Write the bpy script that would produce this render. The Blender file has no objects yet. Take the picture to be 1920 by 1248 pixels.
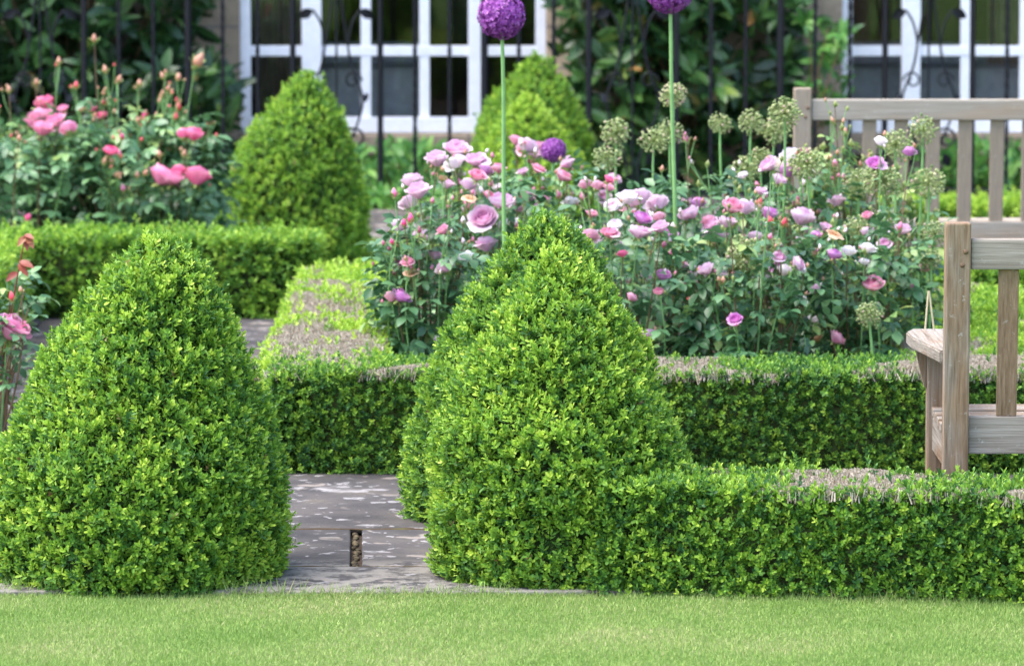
import bpy, bmesh, math, random
import numpy as np
R = math.radians
PI = math.pi
rng = np.random.default_rng(7)
random.seed(7)
SC = bpy.context.scene
COL = SC.collection

# ------------------------------------------------------------------ camera, light, exposure
F = 9960.0            # focal length in photo pixels (1920 wide)
HC = 1.92             # camera height
TH = math.atan(1005 / F)
cam_d = bpy.data.cameras.new("camera")
cam_d.sensor_width = 36
cam_d.lens = F / 1920 * 36
cam_d.clip_start = 0.5
cam_d.clip_end = 400
cam_d.dof.use_dof = True
cam_d.dof.focus_distance = 13.1
cam_d.dof.aperture_fstop = 7.5
cam = bpy.data.objects.new("camera", cam_d)
COL.objects.link(cam)
cam.location = (0, 0, HC)
cam.rotation_euler = (PI / 2 - TH, 0, 0)
SC.camera = cam

SUN_EL, SUN_AZ = 64, -100     # azimuth measured from +Y (away from camera), negative = left
w = bpy.data.worlds.new("World"); SC.world = w; w.use_nodes = True
nt = w.node_tree; nt.nodes.clear()
sky = nt.nodes.new('ShaderNodeTexSky'); sky.sky_type = 'NISHITA'; sky.sun_disc = False
sky.sun_elevation = R(SUN_EL); sky.sun_rotation = R(SUN_AZ)
sky.air_density = 1.0; sky.dust_density = 2.5; sky.ozone_density = 1.0
bg = nt.nodes.new('ShaderNodeBackground'); bg.inputs[1].default_value = 0.15
wo = nt.nodes.new('ShaderNodeOutputWorld')
nt.links.new(sky.outputs[0], bg.inputs[0]); nt.links.new(bg.outputs[0], wo.inputs[0])
sl = bpy.data.lights.new("sun", 'SUN'); sl.energy = 1.2; sl.angle = R(50); sl.color = (1.0, .975, .93)
so = bpy.data.objects.new("sun", sl); COL.objects.link(so)
so.rotation_euler = (R(90 - SUN_EL), 0, R(180 - SUN_AZ))
so.location = (-6, 4, 12)
SC.view_settings.view_transform = 'Standard'
SC.view_settings.look = 'None'
SC.view_settings.gamma = 1
SC.view_settings.exposure = 2.1
SC.render.engine = 'CYCLES'
SC.cycles.max_bounces = 8
SC.cycles.transparent_max_bounces = 8

# ------------------------------------------------------------------ pixel -> world helpers
UP = np.array([0, math.sin(TH), math.cos(TH)]); FW = np.array([0, math.cos(TH), -math.sin(TH)])
def ray(u, v):
    return FW + np.array([1., 0, 0]) * (u - 960) / F - UP * (v - 624) / F
def P(u, v, Y):
    d = ray(u, v); return np.array([0, 0, HC]) + d * (Y / d[1])
def G(u, v, z=0.0):
    d = ray(u, v); return np.array([0, 0, HC]) + d * ((z - HC) / d[2])
def S(Y, z=0.4):
    return F / (Y * math.cos(TH) + (HC - z) * math.sin(TH))
def X(u, Y, z=0.4):
    return (u - 960) / S(Y, z)

# ------------------------------------------------------------------ materials
def new_mat(name):
    m = bpy.data.materials.new(name); m.use_nodes = True
    m.node_tree.nodes.clear()
    return m, m.node_tree.nodes, m.node_tree.links
def ramp(N, stops, interp='LINEAR'):
    r = N.new('ShaderNodeValToRGB'); e = r.color_ramp.elements
    r.color_ramp.interpolation = interp
    while len(e) > 1: e.remove(e[-1])
    e[0].position = stops[0][0]; e[0].color = (*stops[0][1], 1)
    for p, c in stops[1:]:
        q = e.new(p); q.color = (*c, 1)
    return r
def math_node(N, L, op, a, b=None, clamp=False):
    n = N.new('ShaderNodeMath'); n.operation = op; n.use_clamp = clamp
    for i, x in enumerate((a, b)):
        if x is None: continue
        if isinstance(x, (int, float)): n.inputs[i].default_value = x
        else: L.new(x, n.inputs[i])
    return n.outputs[0]
def coords(N, L, scale=(1, 1, 1), kind='Object'):
    tc = N.new('ShaderNodeTexCoord'); mp = N.new('ShaderNodeMapping')
    mp.inputs['Scale'].default_value = scale
    L.new(tc.outputs[kind], mp.inputs[0]); return mp.outputs[0]
def noise(N, L, vec, scale, detail=3, rough=.5):
    n = N.new('ShaderNodeTexNoise'); n.inputs['Scale'].default_value = scale
    n.inputs['Detail'].default_value = detail; n.inputs['Roughness'].default_value = rough
    if vec is not None: L.new(vec, n.inputs['Vector'])
    return n.outputs[0]
def leaf_mat(name, stops, rough=.42, spec=.4, trans=.3, nscale=5, namp=.5, tcol=None):
    m, N, L = new_mat(name)
    at = N.new('ShaderNodeAttribute'); at.attribute_name = 'tint'
    v = coords(N, L)
    n1 = noise(N, L, v, nscale, 2)
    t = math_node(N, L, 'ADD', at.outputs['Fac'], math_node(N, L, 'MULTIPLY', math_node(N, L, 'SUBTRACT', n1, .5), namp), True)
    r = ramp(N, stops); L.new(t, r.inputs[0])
    b = N.new('ShaderNodeBsdfPrincipled'); b.inputs['Roughness'].default_value = rough
    b.inputs['Specular IOR Level'].default_value = spec
    L.new(r.outputs[0], b.inputs['Base Color'])
    o = N.new('ShaderNodeOutputMaterial')
    if trans > 0:
        tr = N.new('ShaderNodeBsdfTranslucent')
        if tcol:
            mx = N.new('ShaderNodeMix'); mx.data_type = 'RGBA'; mx.blend_type = 'MULTIPLY'; mx.inputs[0].default_value = 1
            L.new(r.outputs[0], mx.inputs[6]); mx.inputs[7].default_value = (*tcol, 1); L.new(mx.outputs[2], tr.inputs[0])
        else: L.new(r.outputs[0], tr.inputs[0])
        ms = N.new('ShaderNodeMixShader'); ms.inputs[0].default_value = trans
        L.new(b.outputs[0], ms.inputs[1]); L.new(tr.outputs[0], ms.inputs[2]); L.new(ms.outputs[0], o.inputs[0])
    else: L.new(b.outputs[0], o.inputs[0])
    return m
def plain(name, c, rough=.6, spec=.4, metal=0, var=.15, nscale=30, bump=0):
    m, N, L = new_mat(name)
    v = coords(N, L); n = noise(N, L, v, nscale, 4)
    lo = tuple(x * (1 - var) for x in c); hi = tuple(min(1, x * (1 + var)) for x in c)
    r = ramp(N, [(.3, lo), (.7, hi)]); L.new(n, r.inputs[0])
    b = N.new('ShaderNodeBsdfPrincipled'); b.inputs['Roughness'].default_value = rough
    b.inputs['Specular IOR Level'].default_value = spec; b.inputs['Metallic'].default_value = metal
    L.new(r.outputs[0], b.inputs['Base Color'])
    if bump:
        bp = N.new('ShaderNodeBump'); bp.inputs['Distance'].default_value = bump; L.new(n, bp.inputs['Height']); L.new(bp.outputs[0], b.inputs['Normal'])
    o = N.new('ShaderNodeOutputMaterial'); L.new(b.outputs[0], o.inputs[0]); return m

M = {}
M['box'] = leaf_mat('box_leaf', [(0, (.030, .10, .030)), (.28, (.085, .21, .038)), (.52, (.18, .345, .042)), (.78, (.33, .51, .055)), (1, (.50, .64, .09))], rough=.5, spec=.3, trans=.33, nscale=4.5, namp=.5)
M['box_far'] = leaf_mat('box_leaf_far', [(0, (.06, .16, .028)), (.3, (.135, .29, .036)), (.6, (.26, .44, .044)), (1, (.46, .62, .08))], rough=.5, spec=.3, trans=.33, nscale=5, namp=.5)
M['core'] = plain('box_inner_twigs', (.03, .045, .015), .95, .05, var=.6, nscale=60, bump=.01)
M['twig'] = leaf_mat('clipped_twig', [(0, (.30, .23, .15)), (.5, (.50, .42, .32)), (1, (.66, .59, .48))], rough=.8, spec=.2, trans=0, nscale=8, namp=.3)
M['dead'] = leaf_mat('withered_box_leaf', [(0, (.16, .09, .04)), (.5, (.33, .22, .10)), (1, (.45, .40, .15))], trans=.15)
M['grass'] = leaf_mat('grass_blade', [(0, (.15, .26, .05)), (.4, (.245, .36, .09)), (.7, (.35, .41, .14)), (1, (.52, .45, .26))], rough=.6, spec=.25, trans=.3, nscale=1.8, namp=1.1)
M['roseleaf'] = leaf_mat('rose_leaf', [(0, (.025, .075, .028)), (.35, (.055, .145, .055)), (.7, (.12, .25, .10)), (.9, (.20, .34, .10)), (1, (.30, .38, .10))], rough=.38, spec=.5, trans=.22, nscale=7, namp=.5)
M['redleaf'] = leaf_mat('red_young_leaf', [(0, (.16, .03, .02)), (.6, (.32, .08, .05)), (1, (.35, .22, .08))], trans=.3)
M['stemred'] = plain('rose_stem', (.16, .10, .05), .6)
M['stemgreen'] = plain('green_stem', (.20, .38, .12), .5, .4)
M['greenbud'] = leaf_mat('green_sepal', [(0, (.16, .26, .06)), (1, (.38, .42, .14))], trans=.2)
def petal(name, a, b, c): return leaf_mat(name, [(0, a), (.5, b), (1, c)], rough=.6, spec=.25, trans=.35, nscale=30, namp=.25)
M['L'] = petal('lilac_petal', (.52, .16, .35), (.75, .41, .60), (.87, .71, .79))
M['D'] = petal('purple_pink_petal', (.40, .06, .28), (.62, .17, .52), (.80, .45, .74))
M['W'] = petal('pale_petal', (.86, .50, .62), (.95, .82, .88), (.97, .93, .93))
M['K'] = petal('pink_petal', (.66, .10, .26), (.78, .27, .42), (.86, .55, .62))
M['H'] = petal('hot_pink_petal', (.62, .02, .13), (.86, .10, .30), (.94, .38, .54))
M['F'] = petal('faded_peach_petal', (.50, .25, .12), (.78, .48, .30), (.88, .72, .55))
M['R'] = petal('red_bud_petal', (.55, .03, .05), (.80, .12, .16), (.90, .35, .38))
M['B'] = petal('beige_bud_petal', (.45, .20, .12), (.68, .36, .26), (.70, .52, .34))
M['purple'] = leaf_mat('allium_purple', [(0, (.13, .012, .17)), (.5, (.30, .05, .34)), (1, (.52, .19, .55))], trans=.2, nscale=20, namp=.3)
M['seed'] = leaf_mat('allium_seed', [(0, (.13, .20, .06)), (.5, (.30, .38, .13)), (.85, (.50, .50, .24)), (1, (.5, .32, .28))], trans=.15, nscale=20, namp=.3)
M['climb'] = leaf_mat('climber_leaf', [(0, (.012, .04, .014)), (.4, (.035, .10, .025)), (.75, (.09, .19, .04)), (.93, (.18, .25, .05)), (1, (.38, .20, .06))], rough=.35, spec=.5, trans=.2, nscale=2.5, namp=.35)
M['weed'] = leaf_mat('border_leaf', [(0, (.03, .11, .03)), (.5, (.09, .26, .05)), (1, (.22, .42, .08))], trans=.25, nscale=4, namp=.4)
M['iron'] = plain('black_iron', (.006, .006, .010), .5, .3)
M['white'] = plain('white_painted_timber', (.80, .80, .84), .45, .4, var=.05)
M['petiole'] = plain('dry_stalk', (.62, .50, .30), .7)
M['strap'] = plain('strap_leaf', (.50, .55, .13), .5)

def wood_mat(axis, pale=0):
    sc = [150, 150, 150]; sc[axis] = 4.0
    m, N, L = new_mat('weathered_teak_' + 'xyz'[axis])
    v = coords(N, L, tuple(sc)); g = noise(N, L, v, 1, 5, .65)
    v2 = coords(N, L); big = noise(N, L, v2, 7, 3, .6); fine = noise(N, L, v2, 60, 3)
    grey = ramp(N, [(.28, (.12, .094, .070)), (.45, (.225, .19, .152)), (.6, (.30, .26, .215)), (.78, (.42, .385, .34))]); L.new(g, grey.inputs[0])
    brn = ramp(N, [(.25, (.12, .066, .030)), (.75, (.32, .195, .105))]); L.new(g, brn.inputs[0])
    sc2 = [14, 14, 14]; sc2[axis] = 3
    v3 = coords(N, L, tuple(sc2)); pm = noise(N, L, v3, .8, 4, .6)
    k = ramp(N, [(.28 if axis == 2 else .45, (0, 0, 0)), (.50 if axis == 2 else .64, (.8, .8, .8))]); L.new(pm, k.inputs[0])
    mx = N.new('ShaderNodeMix'); mx.data_type = 'RGBA'
    L.new(k.outputs[0], mx.inputs[0]); L.new(grey.outputs[0], mx.inputs[6]); L.new(brn.outputs[0], mx.inputs[7])
    # pale lichen specks
    k2 = ramp(N, [(.62, (0, 0, 0)), (.70, (.6, .6, .6))]); L.new(noise(N, L, v2, 38, 4, .7), k2.inputs[0])
    mx2 = N.new('ShaderNodeMix'); mx2.data_type = 'RGBA'; L.new(k2.outputs[0], mx2.inputs[0]); L.new(mx.outputs[2], mx2.inputs[6]); mx2.inputs[7].default_value = (.42, .42, .38, 1)
    b = N.new('ShaderNodeBsdfPrincipled'); b.inputs['Roughness'].default_value = .8; b.inputs['Specular IOR Level'].default_value = .2
    L.new(mx2.outputs[2], b.inputs['Base Color'])
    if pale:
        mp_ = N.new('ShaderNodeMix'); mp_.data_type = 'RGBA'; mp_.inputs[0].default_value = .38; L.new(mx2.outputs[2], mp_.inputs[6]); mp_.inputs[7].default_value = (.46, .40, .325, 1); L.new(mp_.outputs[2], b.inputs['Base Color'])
    bp = N.new('ShaderNodeBump'); bp.inputs['Distance'].default_value = .004; bp.inputs['Strength'].default_value = .6
    L.new(g, bp.inputs['Height']); L.new(bp.outputs[0], b.inputs['Normal'])
    o = N.new('ShaderNodeOutputMaterial'); L.new(b.outputs[0], o.inputs[0]); return m
M['pegwood'] = plain('dark_teak_peg', (.16, .095, .055), .7, var=.4, nscale=200)
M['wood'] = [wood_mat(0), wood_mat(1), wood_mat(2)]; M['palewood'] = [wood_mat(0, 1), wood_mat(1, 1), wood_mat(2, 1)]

def paving_mat():
    m, N, L = new_mat('lichened_paving')
    v = coords(N, L); n = noise(N, L, v, 3, 5, .6); nf = noise(N, L, v, 40, 4, .6)
    base = ramp(N, [(.3, (.040, .037, .037)), (.45, (.060, .055, .054)), (.58, (.085, .076, .070)), (.72, (.12, .10, .078))]); L.new(n, base.inputs[0])
    # distorted coordinates for lichen rosettes
    nz = N.new('ShaderNodeTexNoise'); nz.inputs['Scale'].default_value = 14; nz.inputs['Detail'].default_value = 5; L.new(v, nz.inputs['Vector'])
    vm = N.new('ShaderNodeVectorMath'); vm.operation = 'MULTIPLY_ADD'; L.new(nz.outputs['Color'], vm.inputs[0]); vm.inputs[1].default_value = (.22, .12, .09); L.new(v, vm.inputs[2])
    out = base.outputs[0]
    for sc, rad, col, gate in ((3.6, .46, (.27, .25, .24), .44), (9, .46, (.21, .18, .155), .42), (22, .46, (.25, .235, .23), .44)):
        vo = N.new('ShaderNodeTexVoronoi'); vo.inputs['Scale'].default_value = sc; L.new(vm.outputs[0], vo.inputs['Vector'])
        sep = N.new('ShaderNodeSeparateColor'); L.new(vo.outputs['Color'], sep.inputs[0])
        rr = math_node(N, L, 'MULTIPLY', sep.outputs[0], rad)
        d = math_node(N, L, 'SUBTRACT', rr, vo.outputs['Distance'])
        k = math_node(N, L, 'MULTIPLY', d, 9, True)
        g2 = math_node(N, L, 'MULTIPLY', math_node(N, L, 'SUBTRACT', noise(N, L, v, 2.1 + sc * .05, 3), gate - .04), 14, True)
        k = math_node(N, L, 'MULTIPLY', k, g2)
        k = math_node(N, L, 'MULTIPLY', k, math_node(N, L, 'ADD', .5, nf), True)
        mx = N.new('ShaderNodeMix'); mx.data_type = 'RGBA'; L.new(k, mx.inputs[0]); L.new(out, mx.inputs[6]); mx.inputs[7].default_value = (*col, 1); out = mx.outputs[2]
    # crust of lichen near the front edge of the path (y below 13.2)
    sx = N.new('ShaderNodeSeparateXYZ'); L.new(v, sx.inputs[0])
    e = math_node(N, L, 'MULTIPLY', math_node(N, L, 'SUBTRACT', 13.22, sx.outputs[1]), 6, True)
    k = math_node(N, L, 'MULTIPLY', e, math_node(N, L, 'MULTIPLY', math_node(N, L, 'SUBTRACT', noise(N, L, v, 16, 6, .7), .42), 8, True))
    mx = N.new('ShaderNodeMix'); mx.data_type = 'RGBA'; L.new(k, mx.inputs[0]); L.new(out, mx.inputs[6]); mx.inputs[7].default_value = (.21, .19, .165, 1); out = mx.outputs[2]
    b = N.new('ShaderNodeBsdfPrincipled'); b.inputs['Roughness'].default_value = .9; b.inputs['Specular IOR Level'].default_value = .15; L.new(out, b.inputs['Base Color'])
    bp = N.new('ShaderNodeBump'); bp.inputs['Distance'].default_value = .006; L.new(nf, bp.inputs['Height']); L.new(bp.outputs[0], b.inputs['Normal'])
    o = N.new('ShaderNodeOutputMaterial'); L.new(b.outputs[0], o.inputs[0]); return m
M['paving'] = paving_mat()
M['soil'] = plain('dark_soil', (.045, .032, .022), .95, .1, var=.4, nscale=25, bump=.01)
M['turf'] = plain('turf_base', (.13, .21, .045), .9, .1, var=.25, nscale=14)
M['joint'] = plain('joint_dirt', (.05, .04, .025), .95, .1, var=.5, nscale=60)
M['pebble'] = plain('joint_pebble', (.085, .066, .038), .9, .2, var=.7, nscale=40)
def stone_mat():
    m, N, L = new_mat('sandstone_wall')
    tc = N.new('ShaderNodeTexCoord'); mp = N.new('ShaderNodeMapping'); mp.inputs['Rotation'].default_value = (R(90), 0, 0)
    L.new(tc.outputs['Object'], mp.inputs[0])
    br = N.new('ShaderNodeTexBrick'); br.inputs['Scale'].default_value = 1.0
    br.inputs['Brick Width'].default_value = .42; br.inputs['Row Height'].default_value = .2; br.inputs['Mortar Size'].default_value = .008
    br.inputs['Color1'].default_value = (.30, .225, .15, 1); br.inputs['Color2'].default_value = (.38, .29, .20, 1); br.inputs['Mortar'].default_value = (.20, .16, .13, 1)
    L.new(mp.outputs[0], br.inputs['Vector'])
    n = noise(N, L, tc.outputs['Object'], 9, 5, .6); r = ramp(N, [(.3, (.55, .55, .55)), (.7, (1, 1, 1))]); L.new(n, r.inputs[0])
    mx = N.new('ShaderNodeMix'); mx.data_type = 'RGBA'; mx.blend_type = 'MULTIPLY'; mx.inputs[0].default_value = 1
    L.new(br.outputs[0], mx.inputs[6]); L.new(r.outputs[0], mx.inputs[7])
    b = N.new('ShaderNodeBsdfPrincipled'); b.inputs['Roughness'].default_value = .85; L.new(mx.outputs[2], b.inputs['Base Color'])
    o = N.new('ShaderNodeOutputMaterial'); L.new(b.outputs[0], o.inputs[0]); return m
M['stone'] = stone_mat()
def glass_mat():
    m, N, L = new_mat('window_glass')
    t = N.new('ShaderNodeBsdfTransparent'); t.inputs[0].default_value = (.82, .85, .86, 1)
    g = N.new('ShaderNodeBsdfGlossy'); g.inputs['Roughness'].default_value = .03; g.inputs[0].default_value = (1, 1, 1, 1)
    fr = N.new('ShaderNodeFresnel'); fr.inputs[0].default_value = 1.5
    ms = N.new('ShaderNodeMixShader'); L.new(fr.outputs[0], ms.inputs[0]); L.new(t.outputs[0], ms.inputs[1]); L.new(g.outputs[0], ms.inputs[2])
    o = N.new('ShaderNodeOutputMaterial'); L.new(ms.outputs[0], o.inputs[0]); return m
M['glass'] = glass_mat()
M['room'] = plain('room_wall', (.10, .075, .055), .9)
M['curtain'] = plain('curtain_cloth', (.34, .25, .18), .9, var=.3, nscale=12)
M['seatgrey'] = plain('grey_upholstery', (.55, .51, .52), .9)

# ------------------------------------------------------------------ object helpers
def tag(o, label=None, cat=None, group=None, kind=None):
    if label: o['label'] = label
    if cat: o['category'] = cat
    if group: o['group'] = group
    if kind: o['kind'] = kind
    return o
def empty(name, loc, label, cat, group=None, rz=0):
    o = bpy.data.objects.new(name, None); COL.objects.link(o); o.empty_display_size = .1
    o.location = tuple(float(x) for x in loc); o.rotation_euler = (0, 0, rz)
    return tag(o, label, cat, group)
def mesh_np(name, V, Q, mats, mi=None, tint=None, smooth=False):
    me = bpy.data.meshes.new(name)
    V = np.ascontiguousarray(V, dtype=np.float32); Q = np.ascontiguousarray(Q, dtype=np.int32)
    k = Q.shape[1]
    me.vertices.add(len(V)); me.vertices.foreach_set('co', V.ravel())
    me.loops.add(Q.size); me.loops.foreach_set('vertex_index', Q.ravel())
    me.polygons.add(len(Q)); me.polygons.foreach_set('loop_start', np.arange(0, Q.size, k, dtype=np.int32))
    if mi is not None: me.polygons.foreach_set('material_index', np.ascontiguousarray(mi, dtype=np.int32))
    if smooth: me.polygons.foreach_set('use_smooth', np.ones(len(Q), dtype=bool))
    for m in mats: me.materials.append(m)
    if tint is not None:
        a = me.attributes.new('tint', 'FLOAT', 'POINT'); a.data.foreach_set('value', np.ascontiguousarray(tint, dtype=np.float32))
    me.update(calc_edges=True)
    return me
def link(name, me, parent=None, loc=None):
    o = bpy.data.objects.new(name, me); COL.objects.link(o)
    if parent is not None: o.parent = parent
    if loc is not None: o.location = tuple(float(x) for x in loc)
    return o
class Acc:
    """collects quad geometry of several kinds into one mesh"""
    def __init__(s): s.V = []; s.Q = []; s.T = []; s.MI = []; s.n = 0
    def add(s, V, Q, T=None, mi=0):
        V = np.asarray(V, float).reshape(-1, 3); Q = np.asarray(Q, int)
        s.V.append(V); s.Q.append(Q + s.n); s.n += len(V)
        s.T.append(np.full(len(V), .5) if T is None else np.broadcast_to(T, (len(V),)))
        s.MI.append(np.full(len(Q), mi))
    def mesh(s, name, mats, origin=(0, 0, 0), smooth=False):
        return mesh_np(name, np.concatenate(s.V) - np.array(origin, float), np.concatenate(s.Q), mats, np.concatenate(s.MI), np.concatenate(s.T), smooth)
def unit(a): return a / (np.linalg.norm(a, axis=-1, keepdims=True) + 1e-9)
def bake(tv, tq, pos, Lx, Ny, size, width=1.0):
    """copies template tv (x = along leaf, y = side, z = normal) to every frame"""
    Sd = unit(np.cross(Ny, Lx)); Nn = np.cross(Lx, Sd)
    size = np.broadcast_to(size, (len(pos),)); width = np.broadcast_to(width, (len(pos),))
    V = (pos[:, None, :] + size[:, None, None] * (tv[None, :, 0:1] * Lx[:, None, :] + (width[:, None] * tv[None, :, 1])[:, :, None] * Sd[:, None, :] + tv[None, :, 2:3] * Nn[:, None, :]))
    Q = tq[None] + (np.arange(len(pos)) * len(tv))[:, None, None]
    return V.reshape(-1, 3), Q.reshape(-1, tq.shape[1])
# small leaf: two quads folded along the midrib
LEAF_V = np.array([(0, 0, 0), (.36, .21, .05), (.78, .19, .03), (1, 0, -.05), (.78, -.19, .03), (.36, -.21, .05)])
LEAF_Q = np.array([(0, 3, 2, 1), (0, 5, 4, 3)])
def grid_leaf(rows, wid, arch=.25, fold=.12):
    V = []
    for t, wv in zip(rows, wid):
        for s in (-1, 0, 1): V.append((t, s * wv * .5, -arch * t * t + abs(s) * fold * wv))
    Q = []
    for i in range(len(rows) - 1):
        for j in range(2): a = i * 3 + j; Q.append((a, a + 1, a + 4, a + 3))
    return np.array(V), np.array(Q)
BIG_V, BIG_Q = grid_leaf((0, .2, .5, .8, 1), (.04, .48, .66, .40, .03))
LONG_V, LONG_Q = grid_leaf((0, .25, .55, .85, 1), (.06, .28, .36, .22, .02), arch=.35)
def lump(p, seed, amp, freq):
    r = np.random.default_rng(seed); out = np.zeros(len(p))
    for i in range(7):
        d = unit(r.normal(size=3)); out += np.sin(p @ d * freq * r.uniform(.6, 1.8) + r.uniform(0, 6.3))
    return out * amp / 3
def perp(d):
    a = unit(np.cross(d, rng.normal(size=d.shape))); return a, np.cross(d, a)
def tube_q(pts, rad, n=6, twist=0.0):
    pts = np.asarray(pts, float); m = len(pts); rad = np.broadcast_to(rad, (m,))
    tan = unit(np.gradient(pts, axis=0))
    ref = np.array([0, 0, 1.]) if abs(tan[0][2]) < .8 else np.array([1., 0, 0])
    V = []
    for i in range(m):
        a = unit(np.cross(tan[i], ref)); b = np.cross(tan[i], a)
        th = np.arange(n) / n * 2 * PI + twist * i
        V.append(pts[i] + rad[i] * (np.cos(th)[:, None] * a + np.sin(th)[:, None] * b))
    V = np.concatenate(V); Q = []
    for i in range(m - 1):
        for j in range(n): Q.append((i * n + j, i * n + (j + 1) % n, (i + 1) * n + (j + 1) % n, (i + 1) * n + j))
    return V, np.array(Q)
def curve(p0, p1, p2, n=7):
    t = np.linspace(0, 1, n)[:, None]
    return (1 - t) ** 2 * np.array(p0) + 2 * t * (1 - t) * np.array(p1) + t * t * np.array(p2)
def ball(c, r, sq=(1, 1, 1), nu=8, nv=6):
    V = []; Q = []
    for i in range(nv + 1):
        ph = PI * i / nv
        for j in range(nu):
            th = 2 * PI * j / nu; V.append((c[0] + r * sq[0] * math.sin(ph) * math.cos(th), c[1] + r * sq[1] * math.sin(ph) * math.sin(th), c[2] + r * sq[2] * math.cos(ph)))
    for i in range(nv):
        for j in range(nu): Q.append((i * nu + j, i * nu + (j + 1) % nu, (i + 1) * nu + (j + 1) % nu, (i + 1) * nu + j))
    return np.array(V), np.array(Q)

# ------------------------------------------------------------------ box (buxus) foliage
CAMP = np.array([0, 0, HC])
def shoots(acc, p, n, leaf, pairs=4, up=.7, tint0=.45, tintvar=.20, rnd=.36, mi=0, longp=.04):
    """p = points on the clipped surface, n = normals: grows short leafy shoots there"""
    N_ = len(p)
    if N_ == 0: return
    d = unit(n * .75 + np.array([0, 0, up]) + rng.normal(size=p.shape) * rnd)
    ln = leaf * rng.uniform(.85, 1.25, N_)
    longer = np.where(rng.random(N_) < longp, rng.uniform(.6, 1.6, N_) * leaf, 0)
    start = p - n * (rng.uniform(.1, 2.9, N_) * leaf)[:, None] + d * longer[:, None]
    gap = leaf * .42
    a, b = perp(d)
    ts = rng.normal(size=N_) * tintvar + tint0
    for j in range(pairs):
        fr = j / max(1, pairs - 1)
        alpha = R(66) * (1 - fr) + R(24) * fr
        for sgn in (1, -1):
            e0 = a if j % 2 == 0 else b
            e = unit(e0 * sgn + rng.normal(size=p.shape) * .25)
            e = unit(e - (e * d).sum(1, keepdims=True) * d)
            al = alpha + rng.normal(size=N_) * .22
            Lx = np.cos(al)[:, None] * d + np.sin(al)[:, None] * e
            Nn = np.sin(al)[:, None] * d - np.cos(al)[:, None] * e
            sz = ln * (1.0 - .25 * abs(fr - .4)) * rng.uniform(.8, 1.15, N_)
            V, Q = bake(LEAF_V, LEAF_Q, start + d * (gap * j), Lx, Nn, sz, rng.uniform(.8, 1.15, N_))
            t = ts + (fr - .5) * .22 + rng.normal(size=N_) * .07
            acc.add(V, Q, np.repeat(t, 6), mi)
def cam_keep(p, n, back):
    f = ((CAMP - p) * n).sum(1) / np.linalg.norm(CAMP - p, axis=1)
    return rng.random(len(p)) < np.where(f > -.25, 1.0, back)

def topiary(name, Yc, prof, apex, leaf, dens, mat, label, seed, group, tint0=.45, lumpa=.012, pairs=4):
    """prof: (v, uL, uR) silhouette rows in photo pixels, converted to real heights and radii at distance Yc"""
    rows = []
    for v, ul, ur in prof:
        p = P((ul + ur) / 2, v, Yc); s = S(Yc, p[2])
        rows.append((p[2], p[0], (ur - ul) / 2 / s))
    pa = P(apex[0], apex[1], Yc)
    rows.append((pa[2], pa[0], 0.0))
    rows.sort(); rows = [r for r in rows if r[0] > 0.0]
    rows.insert(0, (0.0, rows[0][1], rows[0][2] * .97))
    z = np.array([r[0] for r in rows]); cx = np.array([r[1] for r in rows]); rr = np.array([r[2] for r in rows])
    inset = leaf * .9
    zz = np.linspace(0, z[-1], 160)
    rz = np.clip(np.interp(zz, z, rr), 0, None)
    k = np.array([1, 2, 3, 2, 1.]) / 9; rs = rz.copy()
    rp = np.pad(rz, 2, 'edge'); rp[-2:] = [0, 0]; rs = np.convolve(rp, k, 'valid')
    tipn = (zz[-1] - zz); rs = np.minimum(rs, np.sqrt(np.clip(tipn * .35, 0, None) ) * .55 + tipn * .2)
    rc = np.clip(rs - inset, .003, None)
    dr = np.gradient(rs, zz)
    wgt = (rs + .01) * np.sqrt(1 + np.clip(dr, -3, 3) ** 2); wgt /= wgt.sum()
    area = float(np.sum(2 * PI * rs * np.sqrt(1 + np.clip(dr, -3, 3) ** 2)) * (zz[1] - zz[0]))
    n = int(area * dens)
    zi = rng.choice(zz, n, p=wgt) + rng.uniform(-.5, .5, n) * (zz[1] - zz[0]); zi = np.clip(zi, .005, z[-1] - .002)
    th = rng.uniform(0, 2 * PI, n)
    nr = np.interp(zi, zz, rs) - inset * .5; d_ = np.clip(np.interp(zi, zz, dr), -3, 1.0)
    cxx = np.interp(zi, z, cx)
    nm = unit(np.stack([np.cos(th), np.sin(th), -d_], 1))
    p = np.stack([cxx + nr * np.cos(th), Yc + nr * np.sin(th), zi], 1)
    l = lump(p, seed, lumpa, 14) + lump(p, seed + 1, lumpa * .5, 38)
    p = p + nm * l[:, None]
    kp = cam_keep(p, nm, .3); p, nm = p[kp], nm[kp]
    acc = Acc()
    dead = rng.random(len(p)) < .006 + .03 * (lump(p, seed + 9, 1, 22) > 2.0)
    shoots(acc, p[dead], nm[dead], leaf * .8, pairs=3, tint0=.4, mi=2); p, nm = p[~dead], nm[~dead]
    shoots(acc, p, nm, leaf, pairs=pairs, tint0=tint0)
    # inner twiggy body
    nu = 40; V = []; idx = np.linspace(0, 159, 30).astype(int)
    for i in idx:
        for j in range(nu):
            t = 2 * PI * j / nu; r_ = max(.002, rc[i] - leaf * 1.6); V.append((np.interp(zz[i], z, cx) + r_ * math.cos(t), Yc + r_ * math.sin(t), zz[i] * .985))
    Q = [(i * nu + j, i * nu + (j + 1) % nu, (i + 1) * nu + (j + 1) % nu, (i + 1) * nu + j) for i in range(len(idx) - 1) for j in range(nu)]
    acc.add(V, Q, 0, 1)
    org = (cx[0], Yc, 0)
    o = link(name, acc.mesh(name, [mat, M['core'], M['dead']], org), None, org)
    return tag(o, label, 'topiary', group)

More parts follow.
